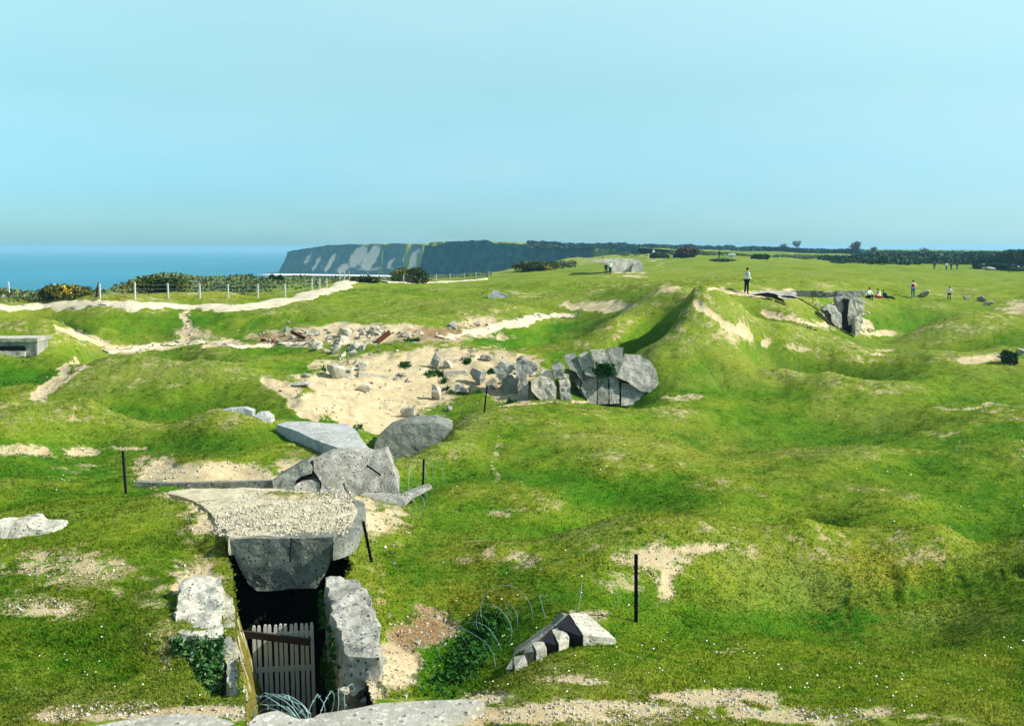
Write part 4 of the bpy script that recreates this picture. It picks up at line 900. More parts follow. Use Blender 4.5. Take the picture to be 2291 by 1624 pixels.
imgblock('hollow', [z3(*p) for p in [(1625,676),(1700,668),(1800,655),(1870,668),(1912,690),(1880,698),(1760,690)]], 71.0, .5, m_iron_shade, lean=0, parent=ts, seed=176, L=.5, amp=.01)  # black pieces stand in for the shade under the slab
imgblock('hollow', [z3(*p) for p in [(1935,686),(2030,688),(2090,706),(2070,714),(1940,700)]], 71.0, .5, m_iron_shade, lean=0, parent=ts, seed=177, L=.5, amp=.01)
for i, (px, py, w, h, m, lab) in enumerate([(2068,664,30,18,m_conc,'grey pyramid shaped boulder right of the person in the red vest'),(2166,670,22,10,m_conc_pale,'small pale boulder left of the dark boulder on the right'),
  (2195,674,24,14,m_conc_dark,'dark angular boulder on the grass on the right'),(2216,684,30,10,m_conc,'low grey boulder below the dark angular one'),(2238,806,24,18,m_conc,'pitted pale concrete lump beside the dark bush on the right'),
  (2282,794,24,18,m_conc,'pitted concrete lump at the right edge above the dark bush'),(1811,735,20,7,m_conc_pale,'small white stone row left of the collapsed bunker'),(1826,740,12,6,m_rock,'small white stone at the end of the short stone row'),
  (1848,690,12,6,m_conc,'small grey block on the pale earth of the collapsed bunker'),(2213,604,30,9,m_flat,'long white concrete slab far away on the right')]):
    tag(rock('boulder', px, py, w, h, m, 420+i, sink=.1), lab, 'boulder')
# ================================================================== far bunker by the walkers
fb_ = empty('bunker', P(1385, 612, 137)); tag(fb_, 'distant pale low bunker behind the pair of walkers', 'bunker'); dB = hit(1385, 611).y
imgblock('concrete_shell', [z3(*p) for p in [(60,345),(250,332),(480,330),(560,340),(590,380),(598,440),(480,448),(300,460),(290,400),(200,372)]], dB+1.5, 4, m_conc_pale, lean=.5, parent=fb_, seed=180, L=.6, amp=.05)
imgblock('wall_bulge', [z3(*p) for p in [(480,440),(500,380),(545,365),(590,390),(596,445)]], dB+.6, 2, m_conc, lean=.8, parent=fb_, seed=181, L=.5, amp=.06)
# ================================================================== fences along the coast path
def fence(name, posts, lab, ph=38, wires=3, d0=None):
    """posts given as photo x, foot y; one wire fence with its posts"""
    bs = [hit(px, py) for px, py, *_ in posts]; root = empty(name, bs[0]); tag(root, lab, 'fence'); tops = []
    for b0, (px, py, h) in zip(bs, posts):
        bm = bmesh.new(); k_ = mpp(b0.y, -4); hm_ = h*k_; w = max(.10, 2.3*k_*.55)
        box(bm, (0, 0, hm_/2-.1), w, w, hm_+.2); box(bm, (0, 0, hm_+.02), w*.7, w*.7, .05)
        o_ = bm_obj('post', bm, m_post, root); o_.location = b0-root.location; o_.rotation_euler = (random.uniform(-.03, .03), random.uniform(-.03, .03), 0); tops.append((b0, hm_))
    for j in range(wires):
        bm = bmesh.new(); f_ = .35+.28*j
        pts = []
        for (b0, h0), (b1, h1) in zip(tops[:-1], tops[1:]):
            for t in (0, .5): pts.append((b0+Vector((0, 0, h0*f_))).lerp(b1+Vector((0, 0, h1*f_)), t)+Vector((0, 0, -.03 if t else 0))-root.location)
        pts.append(tops[-1][0]+Vector((0, 0, tops[-1][1]*f_))-root.location)
        tube(bm, pts, .006, 3, cap=False); bm_obj('wire', bm, m_wire, root)
    return root
z2a = lambda X, Y: (X/1.762/1.692, (850+Y/1.762)/1.692)
z2b = lambda X, Y: ((1000+X/1.762)/1.692, (850+Y/1.762)/1.692)
fence('wire_fence', [(*z2a(x, y), h) for x, y, h in [(62,482,32),(370,500,34),(668,498,34),(900,500,37),(1123,490,32),(1333,492,32),(1522,490,30),(1720,490,31),(1903,486,30),(2080,445,28),(2132,432,24),(2181,425,22)]], 'long fence of pale concrete posts between the white path and the sea scrub')
fence('wire_fence', [(*z2b(x, y), h) for x, y, h in [(505,378,22),(536,375,21),(568,372,20),(690,372,16),(813,382,16),(930,390,18),(1046,392,19),(1150,385,18),(1240,372,15),(1336,366,14),(1413,358,13),(1500,350,12),(1560,345,10)]], 'far fence of pale posts running past the dark gorse bush')
# leaning timber post
b0 = hit(216, 664); bm = bmesh.new(); t_ = P(222, 633, b0.y); tube(bm, [Vector((0,0,-.2)), (t_-b0)*.5, t_-b0], .14, 6, .8); o = bm_obj('timber_post', bm, m_wood); o.location = b0; tag(o, 'dark leaning timber post beside the long coast fence', 'post')
# ================================================================== vegetation
def bush(px, py, wp, hp, lab, m, seed, n=2600, ls=.14, name='bush', up=.4, dd=None):
    q = hit(px, py) if dd is None else P(px, py, dd); k_ = mpp(q.y, -4); rx, rz = wp*k_/2*1.15, hp*k_*1.15
    r_ = empty(name, q); tag(r_, lab, name.replace('_', ' '))
    leaves('foliage', blobpts(n, (0, 0, 0), rx, rx*.7, rz, seed, lumps=11), ls, m, r_, seed, up, origin=None)
    bm = bmesh.new()
    for j in range(6):
        a = j*1.05; tube(bm, [Vector((0, 0, -.1)), Vector((math.cos(a)*rx*.25, math.sin(a)*rx*.2, rz*.35)), Vector((math.cos(a)*rx*.5, math.sin(a)*rx*.35, rz*.6))], .05, 4, .4)
    bm_obj('stem', bm, m_twig, r_); return r_
bush(142, 668, 120, 34, 'dark gorse bush near the sea at the far left', m_gorse, 1)
bush(350, 655, 130, 36, 'widest dark gorse bush on the skyline above the sea', m_gorse, 2, 3000)
bush(540, 650, 130, 24, 'low brown green bush behind the long coast fence', m_scrub, 3)
bush(905, 632, 96, 32, 'dark rounded gorse bush in front of the far cliff', m_gorse, 4, 3600, .2)
bush(818, 632, 70, 14, 'low yellow flowering gorse left of the rounded gorse bush', m_gorse, 5, 1500, .2)
bush(618, 634, 30, 18, 'small yellow tinged gorse bush right against the sea', m_gorse, 6, 1200, .2)
bush(1200, 606, 90, 22, 'yellow flowering gorse bank above the near cliff edge', m_gorse, 7, 3000, .25)
bush(1260, 600, 60, 18, 'paler gorse clump right of the flowering gorse bank', m_scrub, 8, 1800, .25)
bush(2258, 814, 30, 26, 'small dark bush between pitted lumps at the right edge', m_hedge, 9, 1500, .1)
bush(1535, 576, 52, 22, 'reddish brown leafless thicket on the far plain', leafmat('red_thicket', (.12, .075, .055), (.17, .11, .09), None), 10, 2200, .5)
bush(1478, 577, 40, 12, 'dark green thicket left of the reddish one', m_hedge, 12, 1200, .5)
bush(1862, 583, 60, 12, 'low dark thicket before the wide hedge on the right', m_hedge, 13, 1500, .4)
bush(1700, 580, 44, 10, 'small dark thicket alone on the far grass', m_hedge, 14, 1200, .4)
bush(1620, 585, 70, 6, 'very low dark scrub below the far standing person', m_hedge, 15, 900, .3)
bush(1800, 580, 70, 7, 'thin line of far scrub left of the wide hedge', m_scrub, 16, 900, .3)
def strip(name, n, fn, ls, m, seed, lab, cat, up=.8):
    pts = []
    for i in range(n):
        p = fn()
        if p is not None: pts.append(p)
    o_ = leaves(name, pts, ls, m, None, seed, up); tag(o_, lab, cat, kind='stuff'); return o_
rs = random.Random(11)
cpx = np.array([[p[0], p[1]] for p in COAST[:9]])
def coast_x(y): return float(np.interp(y, cpx[:, 1], cpx[:, 0]))
def scrubpt():
    y = math.exp(rs.uniform(math.log(66), math.log(215))); x = coast_x(y)+rs.uniform(.5, 3+y*.17)*(rs.random()**.8)*1.6
    u = 1145.5+F*x/y
    if u < -120 or u > 1100: return None
    z = tz(x, y); py = 812-F*((z/y*ct+st)/(ct-z/y*st))
    lim = np.interp(u, [-120, 100, 300, 420, 520, 600, 680, 740, 790, 850, 1080], [679, 677, 672, 676, 678, 668, 652, 636, 624, 627, 620])
    if py > lim: return None
    nz = mnoise.noise(Vector((x*.12, y*.12, 4)))
    h = (.3+1.0*max(0, nz+.2)+.25*(y > 95))*rs.random()*float(np.interp(u, [0, 480, 640, 800], [1, 1, .45, .4]))
    return (x, y, CZ+z+h)
strip('scrub', 170000, scrubpt, .22, m_scrub, 3, 'tangled grey green scrub along the cliff edge above the sea', 'scrub')
def hedge(name, line, n, thick, ls, m, seed, lab, top_noise=.35, kind=None, cat='hedge', lo=0):
    """line: photo x, foot y, height in photo px"""
    rg2 = random.Random(seed); pts = []; w = [0]
    base = [hit(px, py, dmin=130) or P(px, py, 900) for px, py, h in line]; hs = [line[i][2]*mpp(base[i].y, -3) for i in range(len(line))]
    seg = [(base[i+1]-base[i]).length*(hs[i]+hs[i+1])+1e-6 for i in range(len(base)-1)]; tot = sum(seg)
    for _ in range(n):
        r_ = rg2.uniform(0, tot); i = 0
        while r_ > seg[i] and i < len(seg)-1: r_ -= seg[i]; i += 1
        t = r_/seg[i]; p = base[i].lerp(base[i+1], t); h = hs[i]*(1-t)+hs[i+1]*t
        h *= 1+top_noise*(mnoise.noise(Vector((p.x*.5/max(h, .5), p.y*.05, seed)))+.6*mnoise.noise(Vector((p.x*1.7/max(h, .5), 1, seed))))
        tt = rg2.uniform(-1, 1); z = h*rg2.random()**.6*math.sqrt(max(0, 1-tt*tt*.6))
        y_ = p.y+tt*thick; u_ = p.x/p.y
        pts.append((p.x, y_, CZ+max(tz(p.x, min(max(y_, 3), 1650)), p.z-CZ-1.0)+z))
    o_ = leaves(name, pts, ls, m, None, seed, .3); tag(o_, lab, cat, kind=kind); return o_
hedge('hedgerow', [(1850,584,6),(1900,586,13),(1960,588,19),(2040,590,23),(2110,590,24),(2200,592,27),(2291,598,34),(2420,602,40)], 30000, 8, .55, m_hedge, 21, 'wide dark hedge with yellow gorse flowers on the right skyline', .25)
hedge('hedgerow', [(2190,602,10),(2240,604,12),(2291,606,14),(2400,608,16)], 5000, 4, .4, m_hedge, 22, 'nearer dark bushes behind the white slab at the far right', .5)
hedge('hedgerow', [(1640,561,7),(1700,562,9),(1780,565,9),(1850,567,8),(1912,568,9),(1935,568,7)], 9000, 14, 1.3, m_farhedge, 23, 'dark bluish far hedge right of centre on the skyline', .3)
hedge('hedgerow', [(1180,553,5),(1260,553,6),(1340,554,7),(1450,555,7),(1540,557,9),(1640,559,8)], 11000, 14, 1.3, m_farhedge, 24, 'long thin far hedge left of centre on the skyline', .5)
hedge('hedgerow', [(1935,567,4),(2000,568,5),(2100,569,6),(2200,570,6),(2400,570,6)], 6000, 14, 1.3, m_farhedge, 25, 'faint far hedge showing above the wide dark hedge', .8)
hedge('hedgerow', [(1270,574,5),(1330,572,6),(1400,574,8),(1470,574,6)], 3500, 5, .5, m_scrub, 26, 'low scrub line behind the distant pale bunker', .5)
hedge('hedgerow', [(1500,571,8),(1560,570,10),(1600,570,5),(1660,572,4),(1760,576,5),(1850,578,5)], 5000, 5, .6, m_scrub, 27, 'brown scrub line across the far plain', .6)
def tree(px, py, hp, wp, lab, seed, dd=None):
    q = hit(px, py, dmin=130) or P(px, py, 700); k_ = mpp(q.y, -2); h, w = hp*k_, wp*k_; r_ = empty('bare_tree', q); tag(r_, lab, 'tree')
    bm = bmesh.new(); rg3 = random.Random(seed); tw = []
    tube(bm, [Vector((0, 0, -1)), Vector((w*.02, 0, h*.3)), Vector((-w*.02, 0, h*.55))], h*.03, 5, .6); bm_obj('trunk', bm, m_twig, r_)
    bm = bmesh.new()
    for j in range(16):
        a = rg3.uniform(0, 2*PI); e_ = Vector((math.cos(a)*w*.45*rg3.uniform(.5, 1), math.sin(a)*w*.4, h*rg3.uniform(.6, 1)))
        s_ = Vector((0, 0, h*rg3.uniform(.25, .5))); mid_ = s_.lerp(e_, .5)+Vector((0, 0, h*.05)); tube(bm, [s_, mid_, e_], h*.012, 4, .4)
        for _ in range(46):
            t = rg3.uniform(.4, 1.05); tw.append(tuple(s_.lerp(e_, t)+Vector((rg3.gauss(0, .1)*w, rg3.gauss(0, .1)*w, rg3.gauss(0, .07)*h))))
    bm_obj('branch', bm, m_twig, r_); leaves('crown', tw, h*.06, m_twig, r_, seed, .8, aspect=2.6)
    return r_
for i, (px, py, h, w, lab) in enumerate([(1752,560,14,16,'bare windswept tree on the skyline, left of a leaning pair'),(1782,560,20,20,'taller bare tree of the windswept pair on the skyline'),(1912,568,27,24,'dense dark skyline tree standing alone at the end of the far hedge'),
   (1955,570,16,16,'small faint bare tree right of the lone dense tree'),(1986,571,12,18,'very faint low tree above the left of the wide hedge'),(2066,571,15,26,'faint round tree above the middle of the wide hedge'),(2104,571,11,22,'faint low tree right of the round one on the hedge skyline'),(2145,571,11,30,'broad faint tree above the right of the wide hedge'),(1338,553,10,10,'small tree on the skyline above the pale bunker'),(1215,552,11,9,'tiny tree on the skyline above the cliff edge')]):
    tree(px, py, h, w, lab, 60+i)
# weeds and tufts
def weedpt():
    t = rs.random()**.8; px = 985+125*t+rs.gauss(0, 16+10*(1-t)); py = 1548-160*t+rs.gauss(0, 16)
    q = hit(px, py); 
    if q is None or q.y > 23 or mnoise.noise(Vector((px*.045, py*.045, 7))) < -.12: return None
    return tuple(q+Vector((0, 0, rs.random()*.16)))
strip('weeds', 4800, weedpt, .045, m_weeds, 31, 'dark green nettles and weeds filling the near gully', 'weeds')
def craterw():
    X, Y = rs.choice([(1010,360,40,14),(1050,410,18,22),(855,318,20,10),(500,345,6,6),(1300,350,20,8),(640,330,20,8),(1590,375,10,10),(1720,410,12,30)])[:2], 0
    return None
tuf = [(1010,360,40,10),(1055,415,16,22),(855,318,18,8),(1180,300,20,8),(960,370,20,6),(1290,350,14,8),(430,345,14,6),(1400,510,20,6),(620,640,20,14),(900,190,40,4)]
def tufpt():
    a = rs.choice(tuf); q = hit(*z5(rs.gauss(a[0], a[2]*.6), rs.gauss(a[1], a[3]*.6)))
    return None if q is None or mnoise.noise(q*1.3) < -.05 else tuple(q+Vector((0, 0, rs.random()**2*.16)))
strip('weeds', 3000, tufpt, .11, m_weeds, 32, 'dark green tufts growing among the rubble in the sandy crater', 'weeds')
# short turf blades on the near ground
rg = np.random.default_rng(1)
NB = 240000
uu = rg.uniform(-120, 2420, NB); dd = 1/rg.uniform(1/105, 1/11.2, NB); wl = np.log(dd)
jj = np.clip(np.searchsorted(us, uu)-1, 0, len(us)-2); ii = np.clip(np.searchsorted(ws, wl)-1, 0, len(ws)-2)
fb2 = (uu-us[jj])/(us[jj+1]-us[jj]); fa = (wl-ws[ii])/(ws[ii+1]-ws[ii])
def samp(G): return (G[ii, jj]*(1-fb2)+G[ii, jj+1]*fb2)*(1-fa)+(G[ii+1, jj]*(1-fb2)+G[ii+1, jj+1]*fb2)*fa
zz = samp(ZZ); bb = samp(bare); ll = samp(lush); dy = samp(dry); xx = (uu-1145.5)/F*dd
pxx = samp(PXV); pyy = samp(PYV)
keep = (bb+.5*fbm(xx*2.2, dd*2.2, 50, 3) < .52) & (zz > -8.3) & (np.abs(ZZ[ii+1, jj]-ZZ[ii, jj]) < .25)
flat_top = ((pxx > 555) & (pxx < 1085) & (pyy > 1560)) | ((pxx < 545) & (pyy > 1596) & (pxx > 190)); keep &= ~flat_top
xx, dd, zz, ll, dy, bb = [a[keep] for a in (xx, dd, zz, ll, dy, bb)]; n_ = len(xx)
BL = 3
xx, dd2, zz, ll, dy = [np.repeat(a, BL) for a in (xx, dd, zz, ll, dy)]; m_ = len(xx)
sc = .75+.5*(dd2/30)
bx_ = xx+rg.normal(0, .03, m_)*sc; by_ = dd2+rg.normal(0, .03, m_)*sc; hh_ = (.010+.018*rg.random(m_)**2+.012*ll+.014*dy*rg.random(m_))*sc*(1+.9*sstep(.12, .42, fbm(bx_*1.15, by_*1.15, 120, 3))); ww_ = (.006+.0005*dd2)
an = rg.uniform(0, 2*PI, m_); tx_, ty_ = rg.normal(0, .9, m_)*hh_, rg.normal(0, .9, m_)*hh_
v = np.empty((m_, 3, 3)); v[:, 0] = np.stack([bx_-np.cos(an)*ww_, by_-np.sin(an)*ww_, zz+CZ-.01], -1); v[:, 1] = np.stack([bx_+np.cos(an)*ww_, by_+np.sin(an)*ww_, zz+CZ-.01], -1); v[:, 2] = np.stack([bx_+tx_, by_+ty_, zz+CZ+hh_], -1)
lie_x, lie_y, lie_z = samp(NXX), samp(NYY), samp(NZZ)
g_ = mesh_np('grass', v.reshape(-1, 3), np.arange(m_*3).reshape(m_, 3), m_grass)
fattr(g_.data, 'lush', np.repeat(ll, 3)); fattr(g_.data, 'dry', np.repeat(dy, 3)); 
lie = np.stack([np.repeat(np.repeat(a_[keep], BL), 3) for a_ in (lie_x, lie_y, lie_z)], -1); lie = lie+rg.normal(0, .22, (m_, 1, 3)).repeat(3, 1).reshape(-1, 3); lie /= np.linalg.norm(lie, axis=1)[:, None]
at_ = g_.data.attributes.new('lie', 'FLOAT_VECTOR', 'POINT'); at_.data.foreach_set('vector', lie.astype(np.float32).ravel())
tag(g_, 'short sunlit turf covering the cratered ground', 'grass', kind='stuff')
# daisies
m_daisy = plain('daisy_petals', (.85, .85, .80), .6, 0, .03)
sel = rg.choice(n_, 700, replace=False); sel = sel[(bb[sel] < .3)]; dv = []
ds_x, ds_y = xx[::BL][sel], dd[sel]; ds_z = zz[::BL][sel]
cl_ = fbm(ds_x*.35, ds_y*.35, 77, 3) > .12; ds_x, ds_y, ds_z = ds_x[cl_], ds_y[cl_], ds_z[cl_]
nd = len(ds_x); r0 = (.006+.00040*ds_y)*rg.uniform(.5, 1.2, nd); v = np.empty((nd, 6, 3))
for k6 in range(6): v[:, k6] = np.stack([ds_x+np.cos(k6*PI/3)*r0, ds_y+np.sin(k6*PI/3)*r0*.8, ds_z+CZ+.04+np.sin(k6*PI/3)*r0*.6], -1)
dz_ = mesh_np('daisies', v.reshape(-1, 3), np.arange(nd*6).reshape(nd, 6), m_daisy); tag(dz_, 'tiny white daisies dotted over the turf', 'daisies', kind='stuff')
# pebbles and clods on bare ground
NP_ = 17000; uu = rg.uniform(-60, 2350, NP_); dd = 1/rg.uniform(1/72, 1/11.5, NP_); wl = np.log(dd)
jj = np.clip(np.searchsorted(us, uu)-1, 0, len(us)-2); ii = np.clip(np.searchsorted(ws, wl)-1, 0, len(ws)-2); fb2 = (uu-us[jj])/(us[jj+1]-us[jj]); fa = (wl-ws[ii])/(ws[ii+1]-ws[ii])
zz = samp(ZZ); bb = samp(bare); xx = (uu-1145.5)/F*dd; kp = (samp(trench*1.0) < .001) & (samp(pit*1.0) < .001) & (bb > .45) & (zz > -8) & (np.abs(ZZ[ii+1, jj]-ZZ[ii, jj]) < .25); xx, dd, zz = xx[kp], dd[kp], zz[kp]; m_ = len(xx)
OCT = np.array([(1,0,0),(-.9,.2,0),(0,1,0),(.1,-.9,0),(0,0,.8),(0,.1,-.7)]); OF = np.array([(0,2,4),(2,1,4),(1,3,4),(3,0,4),(2,0,5),(1,2,5),(3,1,5),(0,3,5)])
sz = (.006+.0009*dd)*rg.uniform(.5, 1.8, m_); v = (OCT[None]+rg.normal(0, .25, (m_, 6, 3)))*sz[:, None, None]+np.stack([xx, dd, zz+CZ+sz*.3], -1)[:, None]
f_ = (OF[None]+(np.arange(m_)*6)[:, None, None]).reshape(-1, 3)
rt = [P(px, py, (-5.79+1.56)/(slope(py)+.08)) for px, py in zip(rg.uniform(480,790,2400), rg.uniform(1096,1199,2400))]
rt = np.array([p for p in rt if (abs(p.x-P(640,1150,22).x) < 1.7)]); sz2 = rg.uniform(.012, .042, len(rt)); v2_ = (OCT[None]+rg.normal(0, .25, (len(rt), 6, 3)))*sz2[:, None, None]+rt[:, None]+np.array([0, 0, .01])
v = np.concatenate([v, v2_]); f_ = (OF[None]+(np.arange(len(v))*6)[:, None, None]).reshape(-1, 3)
pb_ = mesh_np('gravel', v.reshape(-1, 3), f_, m_rock); tag(pb_, 'loose gravel and clods on the bare sandy patches', 'gravel', kind='stuff')
# ================================================================== people
def skinmesh(name, verts, edges, rad, m, parent, sub=1, root=0):
    me = bpy.data.meshes.new(name+'_sk'); me.from_pydata(verts, edges, []); o_ = bpy.data.objects.new(name+'_sk', me); COL.objects.link(o_)
    md = o_.modifiers.new('s', 'SKIN'); md.use_smooth_shade = True
    for i, r_ in enumerate(rad):
        me.skin_vertices[0].data[i].radius = (r_, r_) if not isinstance(r_, tuple) else r_
        me.skin_vertices[0].data[i].use_root = (i == root)
    s_ = o_.modifiers.new('b', 'SUBSURF'); s_.levels = sub
    dg = bpy.context.evaluated_depsgraph_get(); dg.update()
    nm = bpy.data.meshes.new_from_object(o_.evaluated_get(dg)); nm.materials.clear(); nm.materials.append(m); nm.name = name
    bpy.data.objects.remove(o_); r2 = bpy.data.objects.new(name, nm); link(r2, parent); return r2
def person(px, py, hp, face, pose, top, bottom, hair, lab, full=1.72, d=None, scale=None, group=None, vest=None, sleeves=None, big=True):
    q = hit(px, py) if d is None else P(px, py, d)
    sc_ = (hp*mpp(q.y, -3.5)/full) if scale is None else scale
    r_ = empty('person', q); r_.rotation_euler = (0, 0, face); r_.scale = (sc_,)*3; tag(r_, lab, 'person', group)
    g = lambda k_, dv_=0: math.radians(pose.get(k_, dv_))
    ph = pose.get('pelvis', .93); lean = g('lean', 2)
    def fk(o_, a, l): return (o_[0], o_[1]-math.sin(a)*l, o_[2]-math.cos(a)*l)      # angle forward (towards -y) from straight down
    pel = (0, 0, ph); up = lambda l, x=0, y=0: (x, -math.sin(lean)*l+y, ph+math.cos(lean)*l)
    sp1, ch, nk, hb, hm_, ht = up(.2), up(.40), up(.53), up(.60, 0, -.015), up(.67, 0, -.02), up(.755, 0, -.01)
    V_ = [pel, sp1, ch, nk, hb, hm_, ht, up(.655, 0, -.115)]; E_ = [(0,1),(1,2),(2,3),(3,4),(4,5),(5,6),(5,7)]
    R_ = [(.15,.11), (.135,.095), (.15,.105), .055, .06, (.085,.10), .06, .016]
    arms, legs = {}, {}
    for s, n_2 in ((-1, 'l'), (1, 'r')):
        sh = up(.47, s*.19); el = fk(sh, g(n_2+'sh', 5)+0, .29); el = (el[0]+s*(.05+pose.get('out', 0)), el[1], el[2]); wr_ = fk(el, g(n_2+'sh', 5)+g(n_2+'el', 15), .25); wr_ = (wr_[0]-s*pose.get('in', .0), wr_[1], wr_[2]); hd = fk(wr_, g(n_2+'sh', 5)+g(n_2+'el', 15), .08)
        b_0 = len(V_); V_ += [sh, el, wr_, hd]; E_ += [(2, b_0), (b_0, b_0+1), (b_0+1, b_0+2), (b_0+2, b_0+3)]; R_ += [.062, .047, .032, (.042, .02)]
        if big:
            aa = g(n_2+'sh', 5)+g(n_2+'el', 15)
            for f5 in range(4):
                tip = fk((hd[0]+(f5-1.5)*.021, hd[1], hd[2]), aa+.35, .055+(.012 if f5 in (1, 2) else 0)); V_.append(tip); E_.append((b_0+3, len(V_)-1)); R_.append(.009)
            V_.append((wr_[0]-s*.055, wr_[1]-.03, wr_[2]-.05)); E_.append((b_0+2, len(V_)-1)); R_.append(.011)
        arms[n_2] = (sh, el, wr_)
        hip = (s*.095, 0, ph-.04); kn = fk(hip, g(n_2+'hip', 0), .43); kn = (kn[0]+s*.02+s*pose.get('spread', 0), kn[1], kn[2]); an_ = fk(kn, g(n_2+'hip', 0)-g(n_2+'kn', 3), .42); an_ = (an_[0]+s*pose.get('spread', 0)*.8, an_[1], an_[2]); to = (an_[0]+s*.02, an_[1]-.15, an_[2]-.045)
        b_0 = len(V_); V_ += [hip, kn, an_, to]; E_ += [(0, b_0), (b_0, b_0+1), (b_0+1, b_0+2), (b_0+2, b_0+3)]; R_ += [.085, .058, .04, .035]; legs[n_2] = (hip, kn, an_, to)
    skinmesh('body', V_, E_, R_, m_skin, r_)
    v2 = [sp1, ch, up(.47), up(-.03)]; e2 = [(0,1),(1,2),(0,3)]; rd = [(.165,.125), (.175,.13), (.13,.09), (.17,.135)]
    for n_2 in 'lr':
        sh, el, wr_ = arms[n_2]; b_0 = len(v2); v2 += [sh, el, wr_]; e2 += [(1, b_0), (b_0, b_0+1), (b_0+1, b_0+2)]; rd += [.082, .066, .05]
    skinmesh('jacket', v2, e2, rd, sleeves or top, r_)
    if vest: skinmesh('vest', [up(-.02), sp1, ch, up(.48)], [(0,1),(1,2),(2,3)], [(.185,.15), (.18,.145), (.19,.15), (.12,.10)], vest, r_)
    v3 = [(0, 0, ph+.03)]; e3 = []; rd = [(.165,.125)]
    for n_2 in 'lr':
        hip, kn, an_, to = legs[n_2]; b_0 = len(v3); v3 += [hip, kn, an_]; e3 += [(0, b_0), (b_0, b_0+1), (b_0+1, b_0+2)]; rd += [.10, .075, .06]
    skinmesh('trousers', v3, e3, rd, bottom, r_)
    for n_2 in 'lr':
        a_, b_3 = legs[n_2][2:4]; skinmesh('shoe', [(a_[0], a_[1]+.04, a_[2]-.04), b_3], [(0, 1)], [.05, .042], m_iron_shade, r_)
    bm = bmesh.new(); bmesh.ops.create_icosphere(bm, subdivisions=3, radius=1)
    for v_ in bm.verts:
        n0 = 1+.10*mnoise.noise(v_.co*3); v_.co = Vector((v_.co.x*.098*n0, v_.co.y*.115*n0, v_.co.z*.12*n0))
    bmesh.ops.delete(bm, geom=[v_ for v_ in bm.verts if v_.co.z < -.02+ (0.045 if v_.co.y < -.03 else -.03)], context='VERTS')
    for v_ in bm.verts: v_.co += Vector((hm_[0], hm_[1]+.018, hm_[2]+.03))
    bm_obj('hair', bm, hair, r_, True)
    if big:
        bm = bmesh.new()
        for s in (-1, 1): bmesh.ops.create_icosphere(bm, subdivisions=1, radius=.011, matrix=Matrix.Translation((s*.033, hm_[1]-.088, hm_[2]+.02)))
        bm_obj('eyes', bm, m_iron_shade, r_)
    return r_
c_white = cloth('white_cloth', (.78, .78, .76)); c_grey = cloth('pale_blue_grey_cloth', (.60, .68, .70)); c_dark = cloth('black_cloth', (.012, .012, .018)); c_navy = cloth('navy_cloth', (.012, .022, .07))
c_jean = cloth('denim', (.03, .13, .24)); c_red = cloth('red_cloth', (.50, .02, .07)); c_brn = cloth('brown_hair', (.10, .035, .015)); c_blk = cloth('black_hair', (.012, .01, .01)); c_teal = cloth('teal_cloth', (.02, .12, .16))
ST = dict(lhip=4, rhip=-4, lkn=4, rkn=3, lsh=8, rsh=12, lel=30, rel=35)
person(1670,656,56,PI*.62,dict(ST, lean=4, lhip=3, rhip=-2, lel=60, rel=20, lsh=-6, rsh=4),c_grey,c_dark,c_blk,'tall person in a pale jacket and dark trousers standing on the flat slab')
person(2042,666,39,PI*1.0,dict(ST, lhip=10, rhip=-12, lkn=6, rkn=14, spread=.03, out=.05, lean=5),c_white,c_jean,c_brn,'person in a red vest with white sleeves and blue jeans walking away',vest=c_red)
person(2123,673,32,PI*.95,dict(ST, lhip=22, rhip=-18, lkn=10, rkn=20, spread=.05, out=.06),c_white,c_dark,c_brn,'person in a white top and dark trousers striding on the far right',full=1.72)
SIT = dict(pelvis=.16, lhip=84, rhip=78, lkn=88, rkn=70, lsh=35, rsh=30, lel=40, rel=50, lean=12)
person(1942,667,24,PI*.15,dict(SIT, lkn=120, rkn=118, lhip=118, rhip=112),c_white,c_dark,c_brn,'seated person in a white shirt beside the collapsed bunker',full=.95)
person(1968,667,22,PI*-.35,dict(SIT, lhip=112, rhip=100, lkn=118, rkn=100, lean=25),c_white,c_red,c_blk,'seated person in red and white beside the one in a white shirt',full=.95,vest=None)
person(1984,667,18,PI*.5,dict(SIT, lhip=95, rhip=85, lkn=30, rkn=20, lean=-35, lsh=-20, rsh=-10),c_navy,c_dark,c_blk,'reclining person in dark blue lying next to the seated pair',full=.85)
person(1365,614,28,PI*1.05,dict(ST),c_white,c_dark,c_blk,'walker in a white top and dark trousers by the pale bunker',big=False)
person(1356,614,25,PI*.9,dict(ST, lhip=14, rhip=-10),c_dark,c_navy,c_blk,'walker all in dark clothes beside the white topped one',big=False)
person(1462,574,16,0.2,dict(ST),c_white,c_grey,c_white,'far person in pale clothes and hat on the bare track',big=False)
person(1609,577,17,PI,dict(ST),c_dark,c_dark,c_blk,'far standing person in black on the plain',big=False,vest=None)
person(1622,577,10,PI,dict(ST),c_grey,c_teal,c_blk,'small child in pale clothes next to the far person in black',big=False)
person(2090,603,18,PI*.9,dict(ST),c_navy,c_dark,c_blk,'leftmost far walker in navy before the wide hedge',big=False)
person(2117,604,17,PI*1.1,dict(ST),c_white,c_dark,c_brn,'far walker in a white top second in the row by the hedge',big=False)
person(2128,604,17,PI,dict(ST),c_dark,c_dark,c_blk,'far walker all in black third in the row by the hedge',big=False)
person(2141,604,18,PI,dict(ST),c_dark,c_jean,c_blk,'far walker in a black top and blue jeans last in the row',big=False)
person(2200,600,12,0,dict(ST),c_white,c_dark,c_blk,'far person with white top behind the long white slab',big=False)
person(2278,607,14,0.3,dict(ST),c_white,c_dark,c_blk,'far person in white and black at the right edge',big=False)
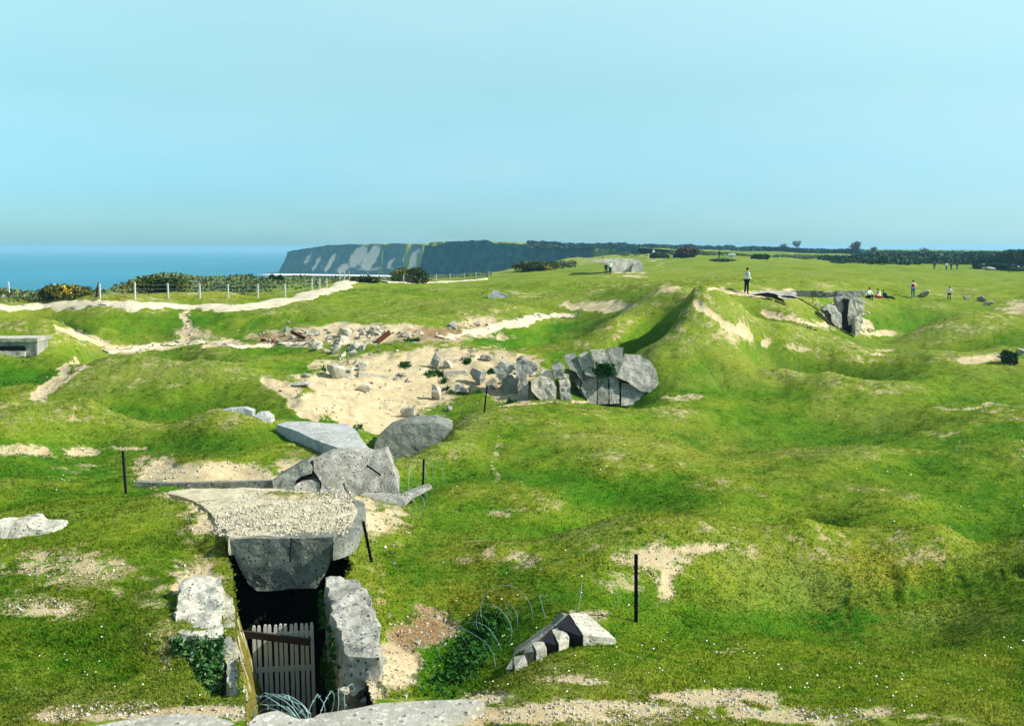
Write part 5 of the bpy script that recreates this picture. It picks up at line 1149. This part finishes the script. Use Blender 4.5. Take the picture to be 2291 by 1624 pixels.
person(1349,582,8,0,dict(ST),c_red,c_dark,c_blk,'tiny far person in red behind the pale bunker',big=False)
# far white houses and the pale cabin
for px, py, w, h, lab in [(1437,555,7,4,'tiny white farmhouse on the skyline, left of its pair'),(1447,555,9,4,'slightly wider tiny white farmhouse on the skyline, right of its pair'),(1511,556,8,4,'lone tiny white farmhouse on the skyline to the right'),(1637,576,16,6,'small white hut beside the far standing person')]:
    q = hit(px, py, dmin=150) or P(px, py, 800); k_ = mpp(q.y, 0); W_, H_ = w*k_, h*k_; r_ = empty('farmhouse' if 'farm' in lab else 'hut', q); tag(r_, lab, 'farmhouse' if 'farm' in lab else 'hut')
    bm = bmesh.new(); box(bm, (0, 0, H_*.5-.3), W_, W_*.6, H_+.6); bm_obj('wall', bm, m_white, r_)
    bm = bmesh.new(); vs = [bm.verts.new(p) for p in ((-W_*.53,-W_*.33,H_),(W_*.53,-W_*.33,H_),(W_*.53,W_*.33,H_),(-W_*.53,W_*.33,H_),(-W_*.5,0,H_*1.45),(W_*.5,0,H_*1.45))]
    for f in ((0,1,5,4),(2,3,4,5),(0,4,3),(1,2,5)): bm.faces.new([vs[i] for i in f])
    bm_obj('roof', bm, m_slab, r_)
    bm = bmesh.new(); box(bm, (-W_*.1, -W_*.31, H_*.3), W_*.12, .06, H_*.5); bm_obj('door', bm, m_wood, r_)

# ------------------------------------------------------------------ haze
bmx = bmesh.new(); bmesh.ops.create_cube(bmx, size=1)
for v in bmx.verts: v.co = Vector(((-15000 if v.co.x < 0 else 5000), (-350 if v.co.y < 0 else 15500), (-3.5 if v.co.z < 0 else 47)))
hm = bpy.data.materials.new('haze_air'); hm.use_nodes = True; nt = hm.node_tree; nt.nodes.clear()
ho = nt.nodes.new('ShaderNodeOutputMaterial'); hv = nt.nodes.new('ShaderNodeVolumePrincipled'); nt.links.new(hv.outputs[0], ho.inputs['Volume'])
hv.inputs['Color'].default_value = (.37, .765, 1.0, 1); hv.inputs['Density'].default_value = .00019; hv.inputs['Anisotropy'].default_value = .1
HZ = bm_obj('haze', bmx, hm); tag(HZ, kind='stuff')
